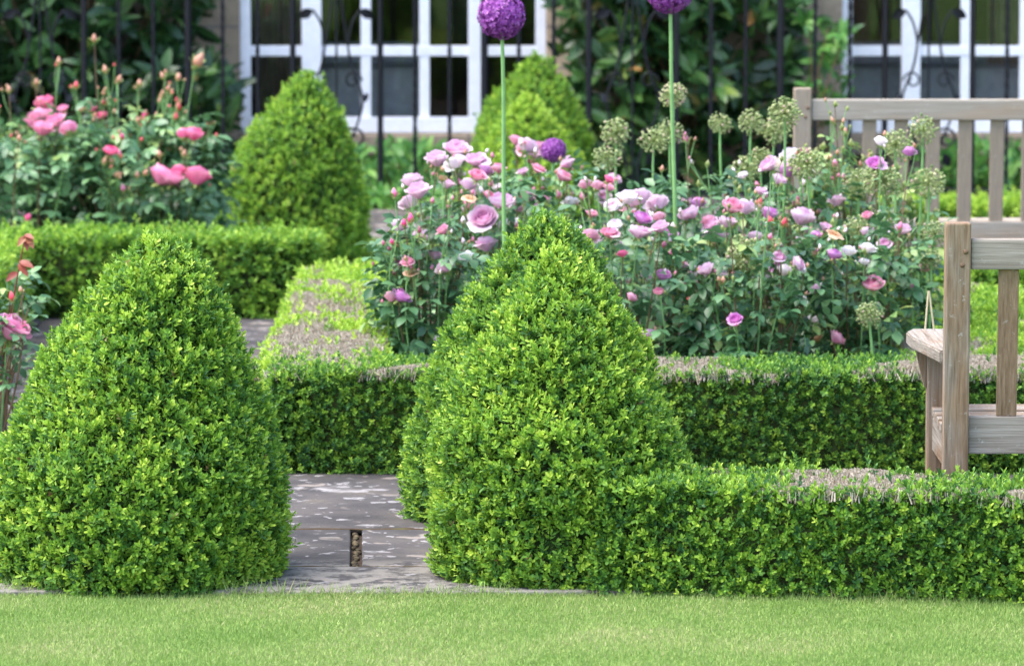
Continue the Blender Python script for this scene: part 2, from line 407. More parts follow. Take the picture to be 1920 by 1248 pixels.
def hedge(x0, x1, y0, y1, h, leaf, dens, mat, label, seed, rot=0.0, patch=None, tint0=.42, round_=.045, pairs=4, lumpa=.008, longp=.04, back=.25, faces='tfblr', name='box_hedge'):
    """clipped low hedge; patch = (threshold, frequency) where the top is cut back to bare twigs"""
    cx_, cy_ = (x0 + x1) / 2, (y0 + y1) / 2; a, b = (x1 - x0) / 2, (y1 - y0) / 2
    parts = {'t': (4 * a * b), 'f': 2 * a * h, 'b': 2 * a * h, 'l': 2 * b * h, 'r': 2 * b * h}
    PP = []; 
    for f in faces:
        n = int(parts[f] * dens)
        s, t = rng.uniform(-1, 1, n), rng.uniform(-1, 1, n)
        zt = rng.uniform(0, h, n)
        if f == 't': q = np.stack([s * a, t * b, np.full(n, h)], 1)
        elif f == 'f': q = np.stack([s * a, np.full(n, -b), zt], 1)
        elif f == 'b': q = np.stack([s * a, np.full(n, b), zt], 1)
        elif f == 'l': q = np.stack([np.full(n, -a), t * b, zt], 1)
        else: q = np.stack([np.full(n, a), t * b, zt], 1)
        PP.append(q)
    q = np.concatenate(PP); r = round_
    inner = np.stack([np.clip(q[:, 0], -a + r, a - r), np.clip(q[:, 1], -b + r, b - r), np.clip(q[:, 2], -1, h - r)], 1)
    nm = unit(q - inner); p = inner + nm * (r - leaf * .45)
    c, s_ = math.cos(rot), math.sin(rot); Rm = np.array([[c, s_, 0], [-s_, c, 0], [0, 0, 1]])
    wp = p @ Rm + np.array([cx_, cy_, 0]); wn = nm @ Rm
    l = lump(wp, seed, lumpa, 9) + lump(wp, seed + 1, lumpa * .6, 30)
    wp = wp + wn * l[:, None]
    kp = cam_keep(wp, wn, back); wp, wn = wp[kp], wn[kp]
    root = empty(name, (cx_, cy_, 0), label, 'hedge')
    org = np.array([cx_, cy_, 0])
    acc = Acc(); tw = None
    if patch is not None:
        f = lump(wp, seed + 5, 1.0, patch[1]) + lump(wp, seed + 6, .45, patch[1] * 3)
        bare = (wn[:, 2] > .72) & (rng.random(len(wp)) < np.clip((f - patch[0]) * 1.6 + .35, 0, .93))
        tp = wp[bare]; wp, wn = wp[~bare], wn[~bare]
        if len(tp):
            tw = Acc(); kmul = 5
            tp = np.repeat(tp, kmul, 0) + rng.normal(size=(len(tp) * kmul, 3)) * np.array([.009, .009, 0])
            m = len(tp); d = unit(np.array([0, 0, 1.]) + rng.normal(size=(m, 3)) * .28)
            A, B = perp(d)
            L_ = rng.uniform(.018, .034, m); wv = rng.uniform(.0009, .0018, m)
            base = tp - d * (L_ * .75)[:, None]; top = tp + d * (L_ * .25)[:, None]
            for ax in (A, B):
                V = np.stack([base - ax * wv[:, None], base + ax * wv[:, None], top + ax * wv[:, None] * .8, top - ax * wv[:, None] * .8], 1).reshape(-1, 3)
                tw.add(V, np.arange(4 * m).reshape(m, 4), np.repeat(rng.uniform(0, 1, m), 4))
    shoots(acc, wp, wn, leaf, pairs=pairs, tint0=tint0, longp=longp)
    ins = leaf * 2.6
    V = [(sx * (a - ins), sy * (b - ins), zz) for zz in (0.0, h - ins) for sx, sy in ((-1, -1), (1, -1), (1, 1), (-1, 1))]
    V = np.array(V) @ Rm + org
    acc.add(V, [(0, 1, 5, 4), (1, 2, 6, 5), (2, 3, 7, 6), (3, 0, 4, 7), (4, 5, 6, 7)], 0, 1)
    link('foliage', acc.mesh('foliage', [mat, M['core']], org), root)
    if tw is not None: link('clipped_twigs', tw.mesh('clipped_twigs', [M['twig']], org), root)
    return root

# ------------------------------------------------------------------ ground
def sheet(name, x0, x1, y0, y1, z, mat, nx=2, ny=2, kind='structure'):
    V = [(x0 + (x1 - x0) * i / nx, y0 + (y1 - y0) * j / ny, z) for j in range(ny + 1) for i in range(nx + 1)]
    Q = [(j * (nx + 1) + i, j * (nx + 1) + i + 1, (j + 1) * (nx + 1) + i + 1, (j + 1) * (nx + 1) + i) for j in range(ny) for i in range(nx)]
    o = link(name, mesh_np(name, np.array(V), np.array(Q), [mat])); return tag(o, kind=kind)
LAWN_Y = G(700, 1121)[1]
def lawn_edge(x): return LAWN_Y + .012 - .165 * np.clip(x - .34, 0, 3) + .006 * np.sin(x * 5.1) + .022 * np.exp(-((x - .22) / .2) ** 2) + .03 * np.exp(-((x + 1.25) / .2) ** 2)
sheet('ground', -150, 150, -150, 200, 0, M['soil'])
sheet('lawn', -12, 12, -30, LAWN_Y - .12, .004, M['turf'])
V = []; 
for i in range(41):
    x = -2.2 + 4.4 * i / 40; V += [(x, LAWN_Y - .6, .0045), (x, float(lawn_edge(x)), .0045)]
tag(link('lawn_edge', mesh_np('lawn_edge', np.array(V), np.array([(2 * i, 2 * i + 2, 2 * i + 3, 2 * i + 1) for i in range(40)]), [M['turf']])), kind='structure')
back0, back1 = G(700, 520)[1], G(700, 455)[1]
sheet('back_lawn', -8, 8, back0, back1, .008, M['turf'])

def slab(acc, x0, x1, y0, y1, zt=.018, g=.004, bev=.004, sl=0, sr=0):
    x0 += g; x1 -= g; y0 += g; y1 -= g
    V = [(x0, y0, 0.005), (x1, y0, 0.005), (x1, y1, 0.005), (x0, y1, 0.005), (x0, y0, zt - bev), (x1, y0, zt - bev), (x1, y1, zt - bev), (x0, y1, zt - bev),
         (x0 + bev, y0 + bev, zt), (x1 - bev, y0 + bev, zt), (x1 - bev, y1 - bev, zt), (x0 + bev, y1 - bev, zt)]
    V = [(x + ((y - y0) / (y1 - y0)) * (sl if x < (x0 + x1) / 2 else sr), y, z) for x, y, z in V]
    acc.add(V, [(0, 1, 5, 4), (1, 2, 6, 5), (2, 3, 7, 6), (3, 0, 4, 7), (4, 5, 9, 8), (5, 6, 10, 9), (6, 7, 11, 10), (7, 4, 8, 11), (8, 9, 10, 11)])
ac = Acc()
yA, yB, yC, yD = LAWN_Y + .004, G(700, 1074)[1], G(700, 1004)[1], 15.3
sx0, sx1 = X(660, yB, 0), X(675, yB, 0); slx = X(661, yC, 0) - sx0
for a_, b_ in ((-4.2, -3.1), (-3.1, -2.0), (-2.0, -.95), (-.95, 0.35), (.35, 1.4), (1.4, 2.6), (2.6, 3.6)): slab(ac, a_, b_, yA, yB, .017, .001)
for a_, b_, l_, r_ in ((-3.4, -2.3, 0, 0), (-2.3, -1.3, 0, 0), (-1.3, sx0, 0, slx), (sx1, .7, slx, 0), (.7, 1.7, 0, 0), (1.7, 2.8, 0, 0)): slab(ac, a_, b_, yB, yC, .018, .005, .004, l_, r_)
for a_, b_ in ((-4.0, -2.6), (-2.6, -1.15), (-1.15, .45), (.45, 1.9), (1.9, 3.3)): slab(ac, a_, b_, yC, yD, .0185, .016)
yy = 15.3
xs = [-4.2, -3.3, -2.55, -1.72, -.90]
while yy < 21.3:
    st = .62 if int(yy * 10) % 2 else .78
    off = .2 if int(yy * 7) % 2 else 0
    for i in range(len(xs) - 1): slab(ac, xs[i] + (off if i else 0), xs[i + 1] + (off if i < 3 else .2), yy, yy + st, .018)
    yy += st
yy = back1 + .02
while yy < 26:
    for i in range(-8, 9): slab(ac, i * .8 + (.3 if int(yy * 3) % 2 else 0), i * .8 + .8 + (.3 if int(yy * 3) % 2 else 0), yy, yy + .6, .018)
    yy += .6
tag(link('paving', ac.mesh('paving', [M['paving']])), kind='structure')
ac = Acc()
for i in range(26):
    v, q = ball((sx0 + slx * (i + .5) / 26 + (sx1 - sx0) * rng.uniform(.2, .8), yB + .03 + (yC - yB - .05) * (i + rng.random()) / 26, rng.uniform(.0, .007)), rng.uniform(.005, .011), (1, rng.uniform(.9, 1.4), rng.uniform(.5, .9)), 7, 5); ac.add(v, q)
M['mossjoint'] = leaf_mat('mossy_joint', [(0, (.020, .015, .008)), (.5, (.06, .035, .015)), (.8, (.09, .08, .02)), (1, (.12, .11, .09))], rough=.95, spec=.1, trans=0, nscale=18, namp=1.4)
ja = Acc()
for yj, hw in ((yC, .010), (yB, .004)):
    nj = 120; V = []
    for i in range(nj + 1):
        x = -4 + 7 * i / nj; V += [(x, yj - (.004 if hw < .01 else .006), .0172 + .0012 * math.sin(i * 2.3)), (x, yj + hw + (.006 if hw > .005 else 0), .0172 + .0012 * math.sin(i * 1.7))]
    ja.add(V, [(2 * i, 2 * i + 2, 2 * i + 3, 2 * i + 1) for i in range(nj)])
tag(link('paving_joints', ja.mesh('paving_joints', [M['mossjoint']])), kind='structure')
tag(link('joint_pebbles', ac.mesh('joint_pebbles', [M['pebble']])), kind='structure')

# grass blades
def grass(name, n, xr, yr, hr, wv, label=None):
    x = rng.uniform(*xr, n); y = rng.uniform(0, 1, n) * (yr[1] - yr[0]) + yr[0]
    base = np.stack([x, y, np.full(n, .004)], 1)
    d = unit(np.array([0, 0, 1.]) + rng.normal(size=(n, 3)) * np.array([.45, .45, .05])); h = rng.uniform(*hr, n)
    az = rng.uniform(0, PI, n); sd = np.stack([np.cos(az), np.sin(az), 0 * az], 1) * wv
    mid = base + d * (h * .55)[:, None]; bend = rng.normal(size=(n, 3)) * np.array([.3, .3, 0]); tip = mid + unit(d + bend) * (h * .45)[:, None]
    V = np.stack([base - sd, base + sd, mid + sd * .8, mid - sd * .8, tip + sd * .1, tip - sd * .1], 1).reshape(-1, 3)
    o = np.arange(n) * 6
    Q = np.concatenate([np.stack([o, o + 1, o + 2, o + 3], 1), np.stack([o + 3, o + 2, o + 4, o + 5], 1)])
    t = np.repeat(np.clip(rng.normal(size=n) * .16 + .45, 0, 1), 6)
    return V, Q, t
def edge_grass(n, xr, dy, hr, wv):
    V, Q, t = grass('', n, xr, dy, hr, wv)
    x = np.repeat(V.reshape(-1, 6, 3)[:, 0, 0], 6); V = V.copy(); V[:, 1] += lawn_edge(x); return V, Q, t
ac = Acc()
ac.add(*edge_grass(250000, (-1.9, 1.9), (-1.35, 0), (.006, .015), .0010))
ac.add(*edge_grass(90000, (-3.6, 3.6), (-2.4, 0), (.006, .015), .0018))
ac.add(*edge_grass(9000, (-1.9, 1.9), (-.05, .006), (.010, .022), .0010))
ac.add(*edge_grass(1500, (.25, 1.9), (-.02, .02), (.02, .045), .0011))
ac.add(*edge_grass(700, (-1.9, -.5), (-.02, .02), (.03, .06), .0012))
ac.add(*edge_grass(350, (-.5, .0), (-.02, .02), (.02, .04), .0011))
tag(link('grass', ac.mesh('grass', [M['grass']])), 'short mown lawn grass across the front of the garden', 'grass', kind='stuff')
ac = Acc(); V, Q, t = grass('', 60000, (-4, 4), (back0, back1), (.02, .035), .003); ac.add(V, Q, t - .05)
tag(link('grass', ac.mesh('far_grass', [M['grass']])), 'strip of lawn grass behind the rose bed beside the far cone', 'grass', kind='stuff')

# ------------------------------------------------------------------ topiary cones
GC = 'clipped box cones along the path'
topiary('box_cone', 12.98, [(455, 262, 352), (480, 228, 392), (510, 196, 420), (550, 152, 448), (600, 108, 472), (660, 66, 492), (730, 30, 510), (800, 2, 524), (880, -14, 534), (960, -20, 540), (1040, -18, 538), (1100, -10, 530)],
        (305, 441),   .0158, 10500, M['box'], 'large sharp box cone at the left edge beside the gap in paving', 11, GC, tint0=.52)
topiary('box_cone', 13.01, [(492, 1003, 1085), (515, 980, 1108), (560, 934, 1158), (604, 910, 1186), (659, 878, 1222), (725, 850, 1250), (803, 826, 1280), (870, 812, 1298), (958, 805, 1306), (1040, 808, 1306), (1095, 822, 1296)],
        (1042, 480), .0155, 10500, M['box'], 'sharp box cone in the middle, nearest of two, growing into the front hedge', 21, GC, tint0=.54)  # raised tint paints sunlit foliage, setting it off from the rear cone
topiary('box_cone', 14.02, [(420, 985, 1068), (460, 945, 1105), (510, 905, 1140), (570, 862, 1165), (620, 838, 1180), (703, 798, 1200), (780, 779, 1212), (847, 765, 1222), (902, 761, 1226), (963, 767, 1222), (1010, 778, 1215)],
        (1026, 405), .0155, 9500, M['box'], 'middle box cone half hidden directly behind the nearest middle cone', 31, GC, tint0=.45)  # lower tint than the front cone paints its face as shaded
topiary('box_cone', 22.0, [(150, 545, 606), (180, 518, 626), (220, 484, 648), (260, 453, 663), (310, 422, 678), (360, 404, 688), (400, 394, 693), (440, 391, 695), (475, 394, 694), (495, 400, 688)],
        (575, 132), .019, 5200, M['box_far'], 'blurred box cone standing in front of the left half of the white window', 41, GC, tint0=.45, pairs=3)
topiary('box_cone', 22.2, [(205, 948, 1038), (240, 914, 1070), (280, 888, 1094), (330, 866, 1112), (380, 856, 1122), (440, 852, 1126)],
        (990, 184), .019, 5200, M['box_far'], 'shorter blurred box cone right behind the lilac roses, overlapping a taller one', 51, GC, tint0=.66, pairs=3)  # lighter leaf tint paints in lighting contrast against the taller cone
topiary('box_cone', 23.3, [(122, 968, 1039), (150, 945, 1063), (190, 914, 1086), (230, 894, 1100), (290, 878, 1114), (350, 870, 1120), (420, 868, 1124)],
        (1003, 104), .019, 5200, M['box_far'], 'taller blurred box cone, farthest back, tip against the window right edge', 61, GC, tint0=.42, pairs=3)  # darker leaf tint is the painted shaded half of that contrast

# ------------------------------------------------------------------ hedges
hz = P(1500, 909, 12.62)[2]
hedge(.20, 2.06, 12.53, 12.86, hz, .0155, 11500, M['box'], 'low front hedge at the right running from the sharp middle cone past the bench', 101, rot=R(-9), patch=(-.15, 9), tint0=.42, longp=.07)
h2 = P(700, 690, 14.93)[2]
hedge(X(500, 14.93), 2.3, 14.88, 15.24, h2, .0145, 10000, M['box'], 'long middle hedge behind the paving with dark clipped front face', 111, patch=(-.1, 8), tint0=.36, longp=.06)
hedge(X(478, 15.1), X(715, 15.1), 15.24, 18.3, h2, .019, 4200, M['box_far'], 'side hedge left of the rose bed with bare tan twig patches on top', 121, patch=(-.15, 7), tint0=.72, pairs=3)
hedge(X(1700, 15.6), 2.5, 15.24, 18.1, h2 - .05, .019, 3800, M['box_far'], 'wide flat hedge seen through the near bench back', 131, patch=(.35, 6), tint0=.55, pairs=3, lumpa=.02)
hedge(X(1540, 18.4), 3.0, 18.15, 18.5, h2, .021, 3400, M['box_far'], 'low hedge just below the seat rail of the far bench', 141, patch=(.6, 6), tint0=.45, pairs=3)
h3 = P(300, 436, 19.5)[2]
hedge(X(-150, 19.4), X(603, 19.4), 19.35, 19.75, h3, .022, 4000, M['box_far'], 'dark back hedge below the hot pink roses at the left', 151, tint0=.40, pairs=3, longp=.07)
hedge(X(65, 19.4) - .5, X(66, 19.4), 16.9, 19.35, h3 + .01, .021, 3800, M['box_far'], 'bright hedge end at the left picture edge behind the red leaved rose', 161, tint0=.56, pairs=3)
hedge(X(1500, 23.8), X(2100, 23.8), 23.6, 24.1, P(1800, 372, 23.8)[2], .026, 2500, M['box_far'], 'far bright hedge seen between slats of the far bench', 171, tint0=.6, pairs=3)

# ------------------------------------------------------------------ benches
def bm_box(bm, c, s, bev=.004, mat=0):
    r = bmesh.ops.create_cube(bm, size=1.0); vs = r['verts']
    for v in vs: v.co = (v.co.x * s[0] + c[0], v.co.y * s[1] + c[1], v.co.z * s[2] + c[2])
    es = list({e for v in vs for e in v.link_edges})
    if bev: 
        o = bmesh.ops.bevel(bm, geom=es, offset=bev, segments=2, affect='EDGES', profile=.6)
    return vs
def bm_obj(name, bm, mats, parent=None, loc=None):
    me = bpy.data.meshes.new(name); bm.to_mesh(me); bm.free()
    for m in (mats if isinstance(mats, list) else [mats]): me.materials.append(m)
    return link(name, me, parent, loc)
def box_obj(name, c, s, mat, parent, bev=.004, shear=0, rot=None):
    bm = bmesh.new(); bm_box(bm, (0, 0, 0), s, bev)
    if shear:
        for v in bm.verts: v.co.y += shear * (v.co.z + s[2] / 2)
    o = bm_obj(name, bm, mat, parent, c)
    if rot: o.rotation_euler = rot
    return o
def bench(Y, u_left, label, group, length=1.5, recl=-.10, dz=0.0):
    """facing away from the camera; origin at the left rear post foot"""
    x0 = X(u_left, Y, .5)
    root = empty('garden_bench', (x0, Y, 0), label, 'bench', group)
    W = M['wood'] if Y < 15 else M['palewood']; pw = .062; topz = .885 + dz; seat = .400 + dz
    for k, sx in enumerate((0, length - pw)):
        # back post: upright to the seat, leaning back above it
        bm = bmesh.new(); bm_box(bm, (sx + pw / 2, 0, topz / 2), (pw, .055, topz), .005)
        for v in bm.verts:
            if v.co.z > seat: v.co.y += recl * (v.co.z - seat)
            if v.co.z > topz - .012: v.co.z -= abs(v.co.x - sx - pw / 2) * .08
        lg = bm_obj('back_leg', bm, W[2], root)
        for (zz, dx) in ((topz - .072, .006), (topz - .105, -.002), (seat - .045, .004), (seat - .085, .008)):
            bm = bmesh.new(); bmesh.ops.create_uvsphere(bm, u_segments=10, v_segments=6, radius=.0068)
            for v in bm.verts: v.co.y *= .8
            bm_obj('peg', bm, M['pegwood'], lg, (sx + pw / 2 + .012 * (1 if k == 0 else -1) + dx, -.0305 + recl * max(0, zz - seat), zz))
        # front leg, up to the arm
        bm = bmesh.new(); bm_box(bm, (sx + pw / 2, .50, .315 + dz / 2), (pw, .055, .63 + dz), .005)
        for v in bm.verts:
            if v.co.z > .3: v.co.z = v.co.z - .63 - dz + (P(1730, 633, Y + .5)[2] if Y < 14 else .575) - .017
        bm_obj('front_leg', bm, W[2], root)
        box_obj('side_rail', (sx + pw / 2, .25, seat - .10), (.035, .445, .085), W[1], root)
        # arm rest: plank, wider in front with clipped corners
        az = P(1730, 633, Y + .5)[2] if Y < 14 else .575; xo = sx + pw / 2; hw0, hw1 = .030, .052
        bm = bmesh.new()
        ho, hi = .084, .042; q_ = 1 if k else -1
        pts = [(q_ * ho * .42, .032), (q_ * ho * .62, .16), (q_ * ho * .97, .38), (q_ * ho, .50), (q_ * ho * .75, .575), (-q_ * hi * .6, .575), (-q_ * hi, .50), (-q_ * hi * .8, .032)]
        if k: pts = pts[::-1]
        vb = [bm.verts.new((xo + a, b, az - .016)) for a, b in pts]; vt = [bm.verts.new((xo + a, b, az + .016)) for a, b in pts]
        bm.faces.new(vb[::-1]); bm.faces.new(vt)
        for i in range(len(pts)): j = (i + 1) % len(pts); bm.faces.new((vb[i], vb[j], vt[j], vt[i]))
        bmesh.ops.recalc_face_normals(bm, faces=bm.faces); bmesh.ops.bevel(bm, geom=list(bm.edges), offset=.004, segments=2, affect='EDGES')
        bm_obj('arm_rest', bm, W[1], root)
        # wedge bracket on the outside of the front leg, under the arm
        sgn = -1 if k == 0 else 1
        bm = bmesh.new(); x_in = xo + sgn * (pw / 2 + .0005); x_out = x_in + sgn * .032
        y0_, y1_ = .482, .518
        vv = [bm.verts.new(c) for c in ((x_in, y0_, az - .0165), (x_out, y0_, az - .0165), (x_in + sgn * .006, y0_, az - .125), (x_in, y0_, az - .125),
                                        (x_in, y1_, az - .0165), (x_out, y1_, az - .0165), (x_in + sgn * .006, y1_, az - .125), (x_in, y1_, az - .125))]
        for f in ((0, 1, 2, 3), (7, 6, 5, 4), (0, 4, 5, 1), (1, 5, 6, 2), (2, 6, 7, 3), (3, 7, 4, 0)): bm.faces.new([vv[i] for i in f])
        bmesh.ops.recalc_face_normals(bm, faces=bm.faces); bm_obj('arm_bracket', bm, W[2], root)
    xa, xb = pw, length - pw
    box_obj('top_rail', ((xa + xb) / 2, recl * (topz - .075 - seat), topz - .080), (xb - xa - .002, .040, .075), W[0], root, .006)
    box_obj('seat_rail', ((xa + xb) / 2, 0, seat - .045), (xb - xa - .002, .045, .092), W[0], root, .004)
    n = 12; st = .1145; sw = .050
    z0, z1 = seat + .001, topz - .118
    for i in range(n):
        cxs = xa + .0765 + .0195 + i * st
        if cxs + sw / 2 > xb - .02: break
        box_obj('back_slat', (cxs, 0, (z0 + z1) / 2), (sw, .016, z1 - z0), W[2], root, .003, shear=recl)
    for o in root.children:
        if o.name.startswith('back_slat'): o.location.y = recl * 0 + 0.0
    bm = bmesh.new()
    for i in range(6):
        bm_box(bm, (length / 2, .062 + i * .075, seat - .045 - (.004 if i == 5 else 0) + .003 * i), (length - 2 * pw - .012 if i == 5 else length - .01 - (2 * pw if i in (0,) else 0), .062, .022), .003)
    bm_obj('seat', bm, W[0], root)
    box_obj('front_rail', (length / 2, .50, seat - .075), (length - 2 * pw - .004, .035, .075), W[0], root, .004)
    return root
GB = 'weathered wooden garden benches'
bench(13.02, 1767, 'sharp weathered wooden bench cut off by the right edge, arm rest visible', GB)
bench(19.05, 1486, 'blurred wooden bench farther back in front of the right window', GB, dz=0)

# ------------------------------------------------------------------ house wall, windows
YW = 26.0
def wz(v, Y=YW): return P(960, v, Y)[2]
def wx(u, Y=YW, z=.6): return X(u, Y, z)
house = empty('house', (0, YW, 0), 'stone house front with white windows behind the iron railings', 'house')
def hbox(name, x0, x1, y0, y1, z0, z1, mat, parent=house, bev=0):
    bm = bmesh.new(); bm_box(bm, ((x0 + x1) / 2, (y0 + y1) / 2 - YW, (z0 + z1) / 2), (x1 - x0, y1 - y0, z1 - z0), bev)
    return bm_obj(name, bm, mat, parent)
W1, W2 = (wx(449), wx(1024)), (wx(1579), wx(2150))
zb = wz(250); ztop = zb + 1.55
acw = Acc()
def wallbox(x0, x1, z0, z1):
    y0, y1 = 0, .35
    V = [(x, y, z) for z in (z0, z1) for x, y in ((x0, y0), (x1, y0), (x1, y1), (x0, y1))]
    acw.add(V, [(0, 1, 5, 4), (1, 2, 6, 5), (2, 3, 7, 6), (3, 0, 4, 7), (4, 5, 6, 7)])
wallbox(-9, W1[0], 0, 5.5); wallbox(W1[1], W2[0], 0, 5.5); wallbox(W2[1], 9, 0, 5.5)
for a_, b_ in (W1, W2): wallbox(a_, b_, 0, zb - .105); wallbox(a_, b_, ztop, 5.5)
link('wall', acw.mesh('wall', [M['stone']]), house)
rf = bmesh.new(); bm_box(rf, (0, 1.8, 6.4), (18.6, 4.4, .15), 0)
for v in rf.verts: v.co.z += (v.co.y + .4) * .6 - 1.2
bm_obj('roof', rf, plain('slate_roof', (.14, .14, .16), .7), house)
def window(u_cols, zrows, x0, x1, bars_u, thick_u):
    bm = bmesh.new(); yf = .05
    fw = .052
    def B(xa, xb, za, zb_, ya=0.0, yb=.06): bm_box(bm, ((xa + xb) / 2, yf + (ya + yb) / 2, (za + zb_) / 2), (xb - xa, yb - ya, zb_ - za), .004)
    B(x0, x0 + fw, zb, ztop, .0, .09); B(x1 - fw, x1, zb, ztop, .0, .09)
    B(x0 + fw, x1 - fw, zb, zb + .075, -.012, .085); B(x0 + fw, x1 - fw, ztop - .06, ztop, .003, .085)
    for a_, b_ in thick_u: B(wx(a_), wx(b_), zb + .075, ztop - .06, -.006, .083)
    for a_, b_ in bars_u: B(wx(a_), wx(b_), zb + .075, ztop - .06, .012, .055)
    edges = [x0 + fw] + [q for a_, b_ in sorted(thick_u) for q in (wx(a_), wx(b_))] + [x1 - fw]
    for i in range(0, len(edges), 2):
        for zc in (wz(97), wz(97) + .39, wz(97) + .78):
            if zc < ztop - .1: B(edges[i], edges[i + 1], zc - .025, zc + .025, .009, .052)
    win = bm_obj('window', bm, M['white'], house)
    bm = bmesh.new(); bm_box(bm, ((x0 + x1) / 2, yf + .034, (zb + ztop) / 2), (x1 - x0 - .08, .003, ztop - zb - .1), 0)
    bm_obj('pane', bm, M['glass'], win)
    bm = bmesh.new(); bm_box(bm, ((x0 + x1) / 2, .06, zb - .0525), (x1 - x0 + .1, .24, .098), .008)
    sl_ = bm_obj('sill', bm, M['stone'], win)
    return win
window(None, None, *W1, [(676, 695), (786, 805)], [(565, 602), (878, 906)])
window(None, None, *W2, [(1803, 1821), (1914, 1932)], [(1692, 1727), (2028, 2060)])
# rooms behind the windows
for (a_, b_), nm_ in ((W1, 1), (W2, 2)):
    bm = bmesh.new(); bm_box(bm, ((a_ + b_) / 2, 2.2, 1.3), (b_ - a_ + 1.0, 3.6, 2.9), 0)
    for f in list(bm.faces):
        if f.calc_center_median().y < .5: bm.faces.remove(f)
    bmesh.ops.reverse_faces(bm, faces=bm.faces)
    bm_obj('room', bm, M['room'], house)
def curtain(x0, x1, y, z0, z1):
    V = []; n = 40
    for i in range(n + 1):
        x = x0 + (x1 - x0) * i / n; V += [(x, y + .03 * math.sin(i * 1.3), z0), (x, y + .03 * math.sin(i * 1.3), z1)]
    Q = [(2 * i, 2 * i + 2, 2 * i + 3, 2 * i + 1) for i in range(n)]
    link('curtain', mesh_np('curtain', np.array(V), np.array(Q), [M['curtain']], smooth=True), house)
curtain(wx(470), wx(560), .55, zb - .1, 2.6); curtain(wx(1870), wx(1990), .55, zb - .1, 2.6)
for x0, x1 in ((wx(598), wx(790)), (W2[0] + .02, wx(1925))):
    bm = bmesh.new(); bm_box(bm, ((x0 + x1) / 2, .50, zb + .08), (x1 - x0, .5, .46), .03); bm_box(bm, ((x0 + x1) / 2, .80, zb + .26), (x1 - x0, .1, .3), .02)
    bm_obj('window_seat', bm, M['seatgrey'], house)

# ------------------------------------------------------------------ iron railings
YR = 24.8
rail = empty('iron_railing', (0, YR, 0), 'black iron railing with twisted bars and leaf scrolls along the house', 'railing')
def rx(u): return X(u, YR, .6)
def iron(name, acc, parent=rail): return link(name, acc.mesh(name, [M['iron']]), parent)
RT = 1.30
for k in range(-2, 4):
    b0 = 549 + 555 * k
    for du, kind in ((0, 'plain'), (82, 'thin'), (164, 'plain'), (229, 'tw'), (294, 'tw'), (359, 'thick'), (424, 'tw'), (489, 'tw')):
        u = b0 + du
        if u < -150 or u > 2070: continue
        ac = Acc(); x = rx(u)
        if kind == 'tw': V, Q = tube_q([(x, 0, z) for z in np.linspace(.06, RT, 90)], .0105, 4, .42)
        else:
            r_ = {'plain': .0125, 'thin': .0055, 'thick': .0155}[kind]
            V, Q = tube_q([(x, 0, z) for z in ((0, RT + .12) if kind == 'thick' else (.06, RT))], r_ * 1.1, 4 if kind != 'thin' else 6); 
        ac.add(V, Q)
        if kind == 'thick': v, q = ball((x, 0, RT + .15), .035); ac.add(v, q)
        iron('post' if kind == 'thick' else 'bar', ac)
    # scrolls in the wide bay
    if b0 < -200 or b0 > 1950: continue
    cxr = rx(b0 + 82)
    for sg in (-1, 1):
        ac = Acc()
        def C(pts, r=.006):
            pts = np.array([(cxr + sg * px, 0, pz) for px, pz in pts]); 
            t = np.linspace(0, 1, len(pts)); tt = np.linspace(0, 1, 40)
            q = np.stack([np.interp(tt, t, pts[:, i]) for i in range(3)], 1)
            for _ in range(3): q[1:-1] = (q[:-2] + 2 * q[1:-1] + q[2:]) / 4
            V, Q = tube_q(q, r, 5); ac.add(V, Q)
        def spiral(cx, cz, r0, turns, a0, dirn=1): return [(cx + r0 * (1 - .75 * i / 20) * math.cos(a0 + dirn * i / 20 * turns * 2 * PI), cz + r0 * (1 - .75 * i / 20) * math.sin(a0 + dirn * i / 20 * turns * 2 * PI)) for i in range(21)]
        C([(.02, .10), (.03, .25), (.10, .40), (.13, .52), (.07, .66), (.05, .78), (.075, .88), (.11, .93)])
        C(spiral(.085, .33, .055, 1.3, PI * .9, -1)); C(spiral(.075, .60, .045, 1.2, 0, 1), .005); C([(.05, .78), (.02, .98), (.06, 1.12), (.13, 1.18)])
        # leaves
        for lx, lz, ang, sz in ((.11, .93, -.5, .075), (.13, 1.18, -.3, .07), (.075, .26, -1.2, .07), (.12, .50, 1.0, .05)):
            d = np.array([[sg * math.cos(ang), 0, math.sin(ang)]]); V, Q = bake(BIG_V, BIG_Q, np.array([[cxr + sg * lx, -.008, lz]]), d, np.array([[0, -1., 0]]), sz); ac.add(V, Q)
        iron('scroll', ac)
for zc, hh in ((P(960, 358, YR)[2], .022), (RT - .03, .03)):
    bm = bmesh.new(); bm_box(bm, (0, 0, zc), (11, .03, hh), .002); bm_obj('rail', bm, M['iron'], rail)

